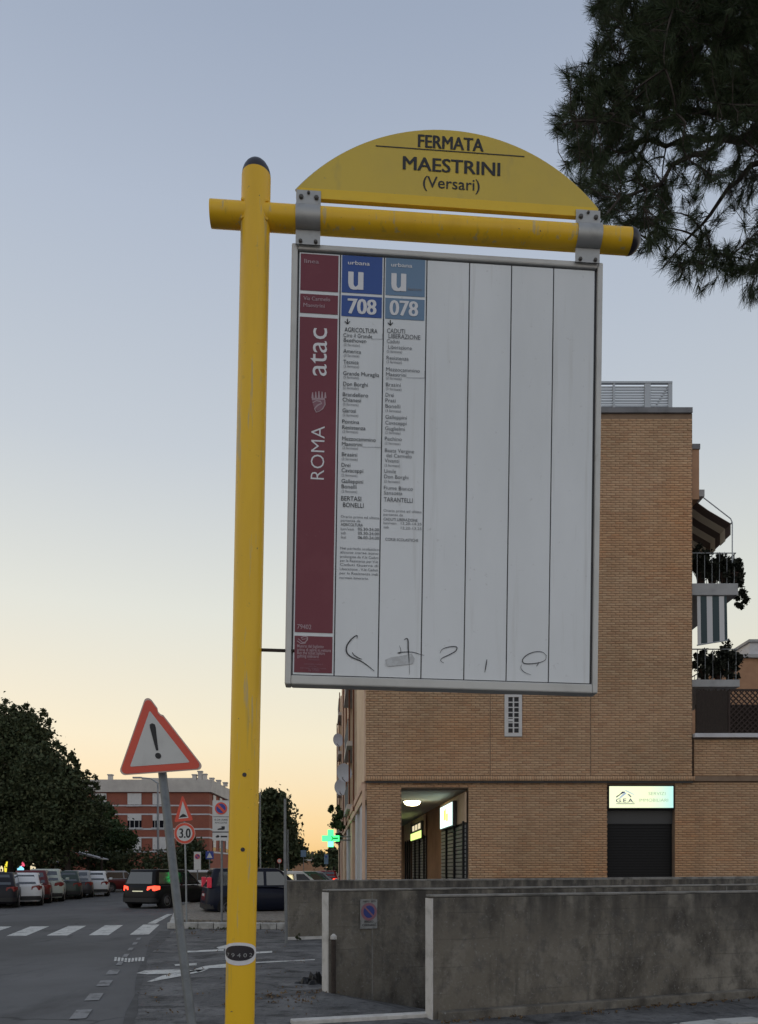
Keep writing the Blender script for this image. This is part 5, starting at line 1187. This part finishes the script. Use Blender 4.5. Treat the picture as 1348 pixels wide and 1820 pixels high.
car('white car behind the navy car with pale windscreen pillar showing', 520, 1590, 64, 'paint_white', L=4.1, H=1.52, Yd=33)
car('grey green car behind the far concrete wall', 545, 1590, 62, 'paint_teal', L=4.1, H=1.50, Yd=38)
car('silver car farther back in the line behind the wall', 556, 1590, 60, 'paint_silver', L=4.1, H=1.50, Yd=43)
car('red car far down the street with glowing brake lights', 583, 1585, -2, 'paint_red', L=4.1, H=1.50, lit=True, Yd=62, name='driving_car', group=None)

# ================================================================== trees
def tree(name, label, base, trunk_h, cs, n, leaf, mat_='leaf_dark', r=.2, group=None, limbs=7):
    t = thing(name, label, 'tree', base, group=group); b = Vector(base)
    tk_ = MB(); top_ = b + Vector((random.uniform(-.2, .2), 0, trunk_h)); tk_.tube([b - Vector((0, 0, .1)), b.lerp(top_, .5) + Vector((.1, 0, 0)), top_], [r*1.25, r, r*.8], 10)
    for k in range(limbs):
        c_, rd, _ = cs[k % len(cs)]; e_ = Vector(c_) + Vector((random.uniform(-.5, .5)*rd[0], random.uniform(-.5, .5)*rd[1], random.uniform(-.2, .5)*rd[2]))
        st = b.lerp(top_, random.uniform(.7, 1)); tk_.tube([st, st.lerp(e_, .5) + Vector((0, 0, .25)), e_], [r*.5, r*.3, r*.08], 7)
    tk_.build('trunk', 'bark', t, smooth=True)
    leaf_blob(cs, n, leaf, mat_, 'crown', t)
    return t
def pc_(px, py, Y): return tuple(at(px, py, Y))
def gb(px, Y): q = at(px, HY, Y); return (q.x, Y, 0)
Yt = 52; u = Yt/F
sprigs = [(5,1248),(27,1262),(45,1255),(66,1277),(-20,1244),(88,1284),(76,1268),(34,1282),(52,1268),(14,1262)]
sprigs2 = [(89,1306),(111,1333),(123,1344),(97,1322),(135,1364),(154,1375),(143,1394),(169,1393),(175,1418),(189,1436),(190,1465),(162,1384),(179,1448),(129,1352),(117,1366),(147,1408)]
tree('broadleaf_tree', 'tall dark broadleaf tree at the left edge above the parked cars', gb(15, Yt), 4.5, [(pc_(0, 1330, Yt), (75*u, 3, 62*u), 1.3), (pc_(-60, 1300, Yt), (70*u, 3, 60*u), 1.0), (pc_(35, 1420, Yt), (95*u, 3.2, 75*u), 1.7), (pc_(60, 1345, Yt), (50*u, 2.5, 45*u), .8), (pc_(-40, 1450, Yt), (90*u, 3, 70*u), 1.2), (pc_(20, 1282, Yt), (30*u, 1.5, 24*u), .25), (pc_(50, 1305, Yt), (34*u, 2, 34*u), .5)] + [(pc_(a_, b_, Yt), (random.uniform(5, 12)*u, .6, random.uniform(5, 11)*u), .022) for a_, b_ in sprigs], 46000, .115, limbs=12)
tree('broadleaf_tree', 'second dark tree right of the tall one, leaning toward the red building', gb(120, 50), 3.6, [(pc_(76, 1378, 50), (42*u, 2.4, 38*u), .8), (pc_(114, 1408, 50), (32*u, 2.2, 34*u), .6), (pc_(142, 1432, 50), (28*u, 2, 34*u), .45), (pc_(62, 1340, 50), (24*u, 1.8, 24*u), .3), (pc_(91, 1415, 50), (58*u, 2.6, 50*u), 1.1), (pc_(121, 1455, 50), (55*u, 2.6, 52*u), 1.1), (pc_(81, 1490, 50), (70*u, 2.4, 42*u), 1.0), (pc_(116, 1385, 50), (32*u, 1.8, 26*u), .4), (pc_(151, 1470, 50), (32*u, 2, 40*u), .6), (pc_(46, 1500, 50), (80*u, 2, 34*u), .8)] + [(pc_(a_, b_, 50), (random.uniform(5, 12)*u, .6, random.uniform(5, 11)*u), .026) for a_, b_ in sprigs2], 36000, .115, limbs=10)
tree('broadleaf_tree', 'mid green tree before the left end of the red building', gb(185, 70), 3.2, [(pc_(180, 1462, 70), (36*70/F, 2.4, 34*70/F), 1), (pc_(192, 1490, 70), (30*70/F, 2, 28*70/F), .8)], 6000, .2, 'leaf_mid', limbs=6)
tree('umbrella_pine', 'small rounded tree in front of the red building windows', gb(222, 58), 3.2, [(pc_(205, 1490, 58), (30*58/F, 1.4, 18*58/F), 1), (pc_(226, 1492, 58), (20*58/F, 1.1, 15*58/F), .6), (pc_(200, 1512, 58), (34*58/F, 1.3, 15*58/F), .7)], 7500, .11, 'leaf_mid', r=.12, limbs=6)
tree('broadleaf_tree', 'dark bushy tree under the 3.0 sign', gb(340, 78), 1.5, [(pc_(338, 1520, 78), (38*78/F, 2, 26*78/F), 1), (pc_(330, 1535, 78), (50*78/F, 2, 20*78/F), .8)], 4500, .2, limbs=5)
tree('broadleaf_tree', 'tall dark tree right of the yellow pole at the street end', gb(490, 82), 3.5, [(pc_(482, 1440, 82), (30*82/F, 2.6, 36*82/F), 1), (pc_(492, 1480, 82), (40*82/F, 3, 44*82/F), 1.3), (pc_(512, 1500, 82), (26*82/F, 2.4, 42*82/F), .8), (pc_(525, 1518, 82), (20*82/F, 2, 24*82/F), .5), (pc_(478, 1416, 82), (12*82/F, 1.2, 14*82/F), .2), (pc_(455, 1500, 82), (40*82/F, 2.6, 45*82/F), 1)], 15000, .24, limbs=10)
tree('umbrella_pine', 'far flat crowned pine where the street ends by the block', gb(592, 120), 4, [(pc_(590, 1527, 120), (34*120/F, 2.4, 11*120/F), 1), (pc_(600, 1518, 120), (20*120/F, 2, 10*120/F), .5)], 2500, .3, limbs=5)
pal = thing('balcony_palm', 'leafy plant hanging off the block side above the green cross', 'plant', at(598, 1445, 40))
leaf_blob([(pc_(599, 1450, 40), (.35, .5, .75), 1), (pc_(601, 1475, 40), (.25, .4, .6), .7), (pc_(590, 1435, 40), (.35, .3, .2), .5)], 900, .10, 'leaf_mid', 'foliage', pal)
# hedge line behind the parked cars and far wood closing the street
hg = thing('hedge', 'low dark hedge behind the row of parked cars', 'hedge', gb(90, 56))
leaf_blob([(pc_(x, 1535, 56), (2.2, .9, 1.1), 1) for x in range(-60, 300, 36)], 9000, .13, 'leaf_dark', 'foliage', hg)
wd_ = leaf_blob([(pc_(x, 1537 - (x*37 % 11), 190), (9, 4, 2.6), 1) for x in range(300, 660, 22)], 7000, .5, 'leaf_dark', 'far_wood', None); wd_['kind'] = 'stuff'; wd_['label'] = 'far dark wood closing the end of the street'

# ================================================================== red brick building across the street
YR = 105.0; k_ = YR/F
rb = thing('brick_building', 'red brick apartment block with white bands beyond the leaning warning sign', 'building', at(270, HY, YR) - Vector((0, 0, EYE)))
xa, xb = at(60, 0, YR).x, at(372, 0, YR).x; zp0, zp1 = at(0, 1408, YR).z, at(0, 1386, YR).z
MB().box(xa, xb, YR, YR+28, 0, zp0).build('wall', 'brick_far', rb)
MB().box(xa-.4, xb+.4, YR-.4, YR+28.4, zp0, zp1).build('roof_parapet', 'plaster_pale', rb)
for (y0, y1) in ((1430.5, 1433), (1446, 1448.5), (1472, 1475), (1487.5, 1490), (1512.5, 1515.5)):
    MB().box(xa-.06, xb+.06, YR-.06, YR+28.06, at(0, y1, YR).z, at(0, y0, YR).z).build('band', 'column_white', rb)
for (y0, y1, shut) in ((1410, 1431, .95), (1448, 1471, .45), (1489, 1512, .9)):
    for (x0, x1) in ((100, 124), (168, 190), (227.5, 252), (272, 296)):
        a, b = at(x0, y1, YR), at(x1, y0, YR); w1 = MB().box(a.x, b.x, YR-.05, YR+.1, a.z, b.z).build('window', 'glass_dark', rb)
        MB().box(a.x, b.x, YR-.12, YR-.06, b.z-(b.z-a.z)*shut, b.z).build('shutter', 'white_frame', w1)
        MB().box(a.x-.15, b.x+.15, YR-.2, YR-.05, a.z-.18, a.z).build('sill', 'column_white', w1)
        for kk in range(3): xx = a.x + (b.x-a.x)*(.15+.33*kk); MB().box(xx, xx+.06, YR-.10, YR-.052, a.z, b.z-(b.z-a.z)*shut).build('mullion', 'white_frame', w1)
for (y0, y1) in ((1410, 1431), (1448, 1471), (1489, 1512)):
    for yy in (YR+2.2, YR+6.5, YR+11, YR+16, YR+21):
        a, b = at(0, y1, YR), at(0, y0, YR); w1 = MB().box(xb-.05, xb+.08, yy, yy+1.7, a.z, b.z).build('window', 'glass_dark', rb)
        MB().box(xb+.081, xb+.13, yy, yy+1.7, a.z+(b.z-a.z)*.3, b.z).build('shutter', 'white_frame', w1)
MB().box(at(240, 0, YR).x, at(357, 0, YR).x, YR+3, YR+9, zp1, at(0, 1378, YR).z).build('penthouse', 'plaster_pale', rb)
for (x, y) in ((195, 1378), (355, 1372), (363, 1377), (376, 1384), (388, 1388), (400, 1392), (345, 1378)):
    a = at(x-3, y, YR+ (2 if x < 366 else 8)); MB().box(a.x, a.x+.55, a.y, a.y+.6, zp1, a.z).build('chimney', 'plaster_pale', rb); MB().box(a.x-.08, a.x+.63, a.y-.08, a.y+.68, a.z, a.z+.16).build('chimney_cap', 'slab_grey', rb)
# dull building behind the left tree
db = thing('brick_building', 'dull brown block mostly hidden by the tall left tree', 'building', (-40, 56, 0))
MB().box(-52, -30, 44, 68, 0, 13.6).build('wall', 'brick_dull', db); MB().box(-52.3, -29.7, 43.7, 68.3, 13.6, 13.95).build('roof_edge', 'brick_dull', db)
for yy in (47, 52, 57, 62):
    for zz in (5.2, 8.2, 11.2): MB().box(-30.02, -29.95, yy, yy+1.5, zz, zz+1.5).build('window', 'glass_dark', db)
# far low building at the end of the street
fb_ = thing('far_building', 'low pale far building at the very end of the street', 'building', at(552, HY, 170) - Vector((0, 0, EYE)))
a, b = at(520, 1540, 170), at(575, 1530, 170)
MB().box(a.x, b.x, 170, 178, 0, b.z).build('wall', 'brick_tan', fb_); MB().box(a.x-.3, b.x+.3, 169.7, 178, b.z, b.z+.3).build('roof', 'plaster_pale', fb_); c_ = at(553, 1513, 170); MB().box(c_.x, c_.x+.45, 171, 171.5, b.z, c_.z).build('chimney', 'brick_dull', fb_)

# ================================================================== stall and lights behind the parked row
cn = thing('canopy', 'white canopy on two posts behind the parked cars', 'canopy', gb(168, 54))
a, b = at(148, 1519, 54), at(190, 1528, 54)
MB().hexa([(a.x, 53, a.z), (b.x, 53, b.z), (b.x, 54.4, b.z-.02), (a.x, 54.4, a.z-.02)], [(a.x, 53, a.z+.16), (b.x, 53, b.z+.08), (b.x, 54.4, b.z+.06), (a.x, 54.4, a.z+.14)]).build('roof', 'column_white', cn)
for x in (157, 181): q = at(x, 1522, 53.4); MB().tube([(q.x, 53.4, 0), (q.x, 53.4, q.z)], .09, 8).build('post', 'bark', cn, smooth=True)
def lit(px, py, Y, wd, ht, m_, label, dome_=False):
    q = at(px, py, Y); t = thing('street_light', label, 'light', (q.x, Y, 0))
    MB().tube([(q.x, Y, 0), (q.x, Y, q.z-ht/2)], .04, 8).build('post', 'post_grey', t, smooth=True)
    MB().loft([[(q.x + wd/2*k2*math.cos(2*math.pi*j/12), Y + wd/2*k2*math.sin(2*math.pi*j/12), q.z - ht/2 + ht*v) for j in range(12)] for k2, v in ((.7, 0), (1, .12), (1, .6), (.45, .85), (.3, 1))]).build('lamp', m_, t, smooth=True)
lit(13, 1541, 53, .34, .75, 'light_yellow', 'yellow glowing bottle shaped light at the far left'); lit(3, 1544, 53, .22, .4, 'light_cream', 'small cream light left of the yellow one')
lit(37, 1544, 53, .42, .35, 'light_blue', 'pale blue light above the maroon parked car'); lit(41, 1536, 53.5, .25, .32, 'light_red', 'red light just over the blue one'); lit(59, 1541, 53, .34, .5, 'light_cream', 'cream light right of the blue one')
lit(98, 1532, 54, .5, .16, 'column_white', 'pale unlit lamp head before the dark trees'); lit(189, 1542, 58, .2, .16, 'lamp_glow', 'tiny white light beside the canopy')
bb = thing('billboard', 'small white board with dark circle before the red building', 'sign', gb(222, 60)); a, b = at(211, 1547, 60), at(234.5, 1534, 60)
q = MB().box(a.x, b.x, 60, 60.08, a.z, b.z).build('panel', 'sign_white', bb); g = MB(); g.disc(((a.x+b.x)/2, 59.99, (a.z+b.z)/2), .2); g.build('dot', 'black_print', q)
for x in (213, 232): e_ = at(x, HY, 60.04); MB().tube([(e_.x, 60.04, 0), (e_.x, 60.04, a.z)], .04, 6).build('post', 'post_grey', bb)
# weeds along the kerb
wp = leaf_blob([(tuple(gnd(x, 1651) + Vector((0, -.05, .07))), (.30, .08, .09), 1) for x in (474, 486, 496, 503)] + [(tuple(gnd(530, 1672)+Vector((0, -.06, .08))), (.1, .06, .1), .5)] + [(tuple(gnd(x, 1652)+Vector((0,-.03,.02))), (.15,.04,.03), .3) for x in (345, 392, 400)], 900, .03, 'weed', 'weeds', None); wp['kind'] = 'stuff'; wp['label'] = 'weeds growing along the kerb foot'

lf = []
for k in range(70):
    t_ = random.uniform(0, 5); q_ = WC0 + dC*t_ - nC*(.14 + abs(random.gauss(0, .12))); lf.append(((q_.x, q_.y, .018), (.06, .05, .006), 1))
for k in range(30):
    q_ = WB0 - dB*random.uniform(0, 1.2) + Vector((random.uniform(-.3, .3), random.uniform(-.6, .3))); lf.append(((q_.x, q_.y, .018), (.07, .06, .006), 1))
for k in range(40):
    q_ = gnd(random.uniform(310, 510), random.uniform(1653, 1662)); lf.append(((q_.x, q_.y, .016), (.09, .06, .006), 1))
for k in range(60):
    q_ = gnd(random.uniform(250, 560), random.uniform(1665, 1815)); lf.append(((q_.x, q_.y, .016), (.10, .08, .004), .6))
fl_ = leaf_blob(lf, 1100, .018, 'dry_leaf', 'fallen_leaves', None); fl_['kind'] = 'stuff'; fl_['label'] = 'dry leaves scattered over the forecourt and wall feet'
# ================================================================== pine overhanging the top right
def inside(poly, x, y):
    c_ = np.zeros(len(x), bool); n = len(poly)
    for i in range(n):
        (x0, y0), (x1, y1) = poly[i], poly[(i+1) % n]
        cnd = ((y0 > y) != (y1 > y)) & (x < (x1-x0)*(y-y0)/((y1-y0) or 1e-9) + x0); c_ ^= cnd
    return c_
outl = [(1062,-260),(1056,10),(1072,40),(1066,80),(1070,100),(1038,118),(1002,104),(994,118),(1022,165),(1010,195),(988,215),(996,240),(1030,245),(1018,285),(1014,312),(1040,345),(1062,372),(1105,395),(1135,432),(1160,462),(1200,482),(1240,505),(1262,505),(1290,482),(1310,505),(1345,532),(1420,540),(1560,520),(1720,420),(1760,100),(1700,-260)]
outl = [(x_ - (9 if x_ < 1110 else 0), y_ + (18 if y_ > 380 and x_ > 1090 else 0)) for x_, y_ in outl]
PY0, PY1 = 5.6, 8.6
trunk_b = Vector((6.3, 7.6, 0)); hub = at(1420, 200, 7.1)
pine = thing('pine_tree', 'pine tree reaching in from the top right with long dark needles', 'tree', trunk_b)
N = 42000; x = rng.uniform(980, 1770, N); y = rng.uniform(-260, 560, N); Yd = rng.uniform(PY0, PY1, N)
ok = inside(outl, x, y)
dens = np.where(y > 330, .31, np.where(y > 200, .46, 1.0)); dens = np.where((x < 1110), .8, dens); dens = np.where((y > 440), .55, dens); dens = np.where(x > 1400, .4, dens); dens = np.where((x > 1150) & (x < 1400) & (y < 190), 1.0, dens*.72)
ok &= rng.random(N) < dens
P = np.stack([(x-CX)*Yd/F, Yd, EYE + (HY-y)*Yd/F], 1)[ok]
# keep the crown's real thickness: thin out toward the silhouette's front and back
P = P[:4700]
H3 = np.array(hub)
# boughs
idx = rng.choice(len(P), 420, replace=False); ends = P[idx]
bough = MB(); nodes = []
MBt = MB(); MBt.tube([trunk_b - Vector((0, 0, .2)), trunk_b + Vector((-.1, 0, 3)), trunk_b + Vector((-.35, -.1, 6)), trunk_b + Vector((-.9, -.2, 8.2)), hub + Vector((.6, .1, .2))], [.30, .25, .21, .16, .12], 14); MBt.build('trunk', 'bark', pine, smooth=True)
dist = np.linalg.norm(ends - H3, axis=1)
# primary boughs: the 16 farthest-spread ends, the rest fork off them
order = np.argsort(-dist); prim = []
for i in order:
    v = (ends[i]-H3)/dist[i]
    if all(v @ w_ < .93 for w_, _ in prim): prim.append((v, i))
    if len(prim) >= 20: break
pn = []
for v, i in prim:
    e_ = ends[i]; st = H3 + rng.normal(size=3)*.12; mid = st*.45 + e_*.55 + np.array([0, 0, .18])
    tt = np.linspace(0, 1, 12)[:, None]; C = (1-tt)**2*st + 2*(1-tt)*tt*mid + tt**2*e_
    C[1:-1] += rng.normal(size=(10, 3))*.03
    bough.tube(C, list(np.linspace(.035, .006, 12)), 7); pn += [(c_, 1) for c_ in C[2:]]
PN = np.array([c_ for c_, _ in pn])
sec = []
for i in np.argsort(dist):
    if any(i == j for _, j in prim): continue
    if len(sec) > 30: PN = np.concatenate([PN[-10**6:], np.array(sec[-6:])])
    e_ = ends[i]; dd = np.linalg.norm(PN - e_, axis=1) + .9*np.maximum(0, np.linalg.norm(PN-H3, axis=1) - np.linalg.norm(e_-H3)); s0 = PN[np.argmin(dd)]
    if np.linalg.norm(s0-e_) > .75: continue
    tt = np.linspace(0, 1, 7)[:, None]; mid = (s0+e_)/2 + rng.normal(size=3)*.06; C = (1-tt)**2*s0 + 2*(1-tt)*tt*mid + tt**2*e_
    bough.tube(C, list(np.linspace(.009, .0035, 7)), 5); sec += list(C[1:])
AN = np.concatenate([PN, np.array(sec)])
# shoots
dirs = []; att = []
for ip, p_ in enumerate(P):
    dd = np.linalg.norm(AN - p_, axis=1) + .6*np.maximum(0, np.linalg.norm(AN-H3, axis=1) - np.linalg.norm(p_-H3)); a = AN[np.argmin(dd)]; att.append(a); v = p_ - a; L = np.linalg.norm(v)
    if L > .30: p_ = a + v/L*rng.uniform(.16, .30); P[ip] = p_; v = p_ - a; L = np.linalg.norm(v)
    rad = (p_-H3)/np.linalg.norm(p_-H3)
    v = (v/L if L > .02 else rad)*.8 + rad*.5 + np.array([0, 0, .12]) + rng.normal(size=3)*.25; dirs.append(v/np.linalg.norm(v))
dirs = np.array(dirs); att = np.array(att)
for a, p_ in zip(att, P): 
    if np.linalg.norm(p_-a) > .05: bough.tube([a, (a+p_)/2 + rng.normal(size=3)*.02, p_], [.0035, .003, .0025], 4, caps=False)
bough.build('bough', 'bark', pine)
K = 70; m = len(P)
Sh = np.repeat(P, K, 0); Dv = np.repeat(dirs, K, 0); tpos = rng.random((m*K, 1))
Sl = np.repeat(rng.uniform(.07, .15, (m, 1)), K, 0)
rnd = rng.normal(size=(m*K, 3)); rnd -= Dv*np.sum(rnd*Dv, 1, keepdims=True); rnd /= np.linalg.norm(rnd, axis=1)[:, None]
ang = rng.uniform(.35, 1.05, (m*K, 1)) * (1.15 - .5*tpos)
nd = Dv*np.cos(ang) + rnd*np.sin(ang) + np.array([0, 0, -.12]); nd /= np.linalg.norm(nd, axis=1)[:, None]
b0 = Sh - Dv*Sl*(1-tpos) ; ln = rng.uniform(.07, .125, (m*K, 1)); sd_ = np.cross(nd, rng.normal(size=(m*K, 3))); sd_ /= np.linalg.norm(sd_, axis=1)[:, None]; wd = .0018
V = np.stack([b0 - sd_*wd, b0 + sd_*wd, b0 + nd*ln + sd_*wd*.4, b0 + nd*ln - sd_*wd*.4], 1).reshape(-1, 3)
np_mesh('crown', V, np.arange(len(V)).reshape(-1, 4), 'needle', pine)
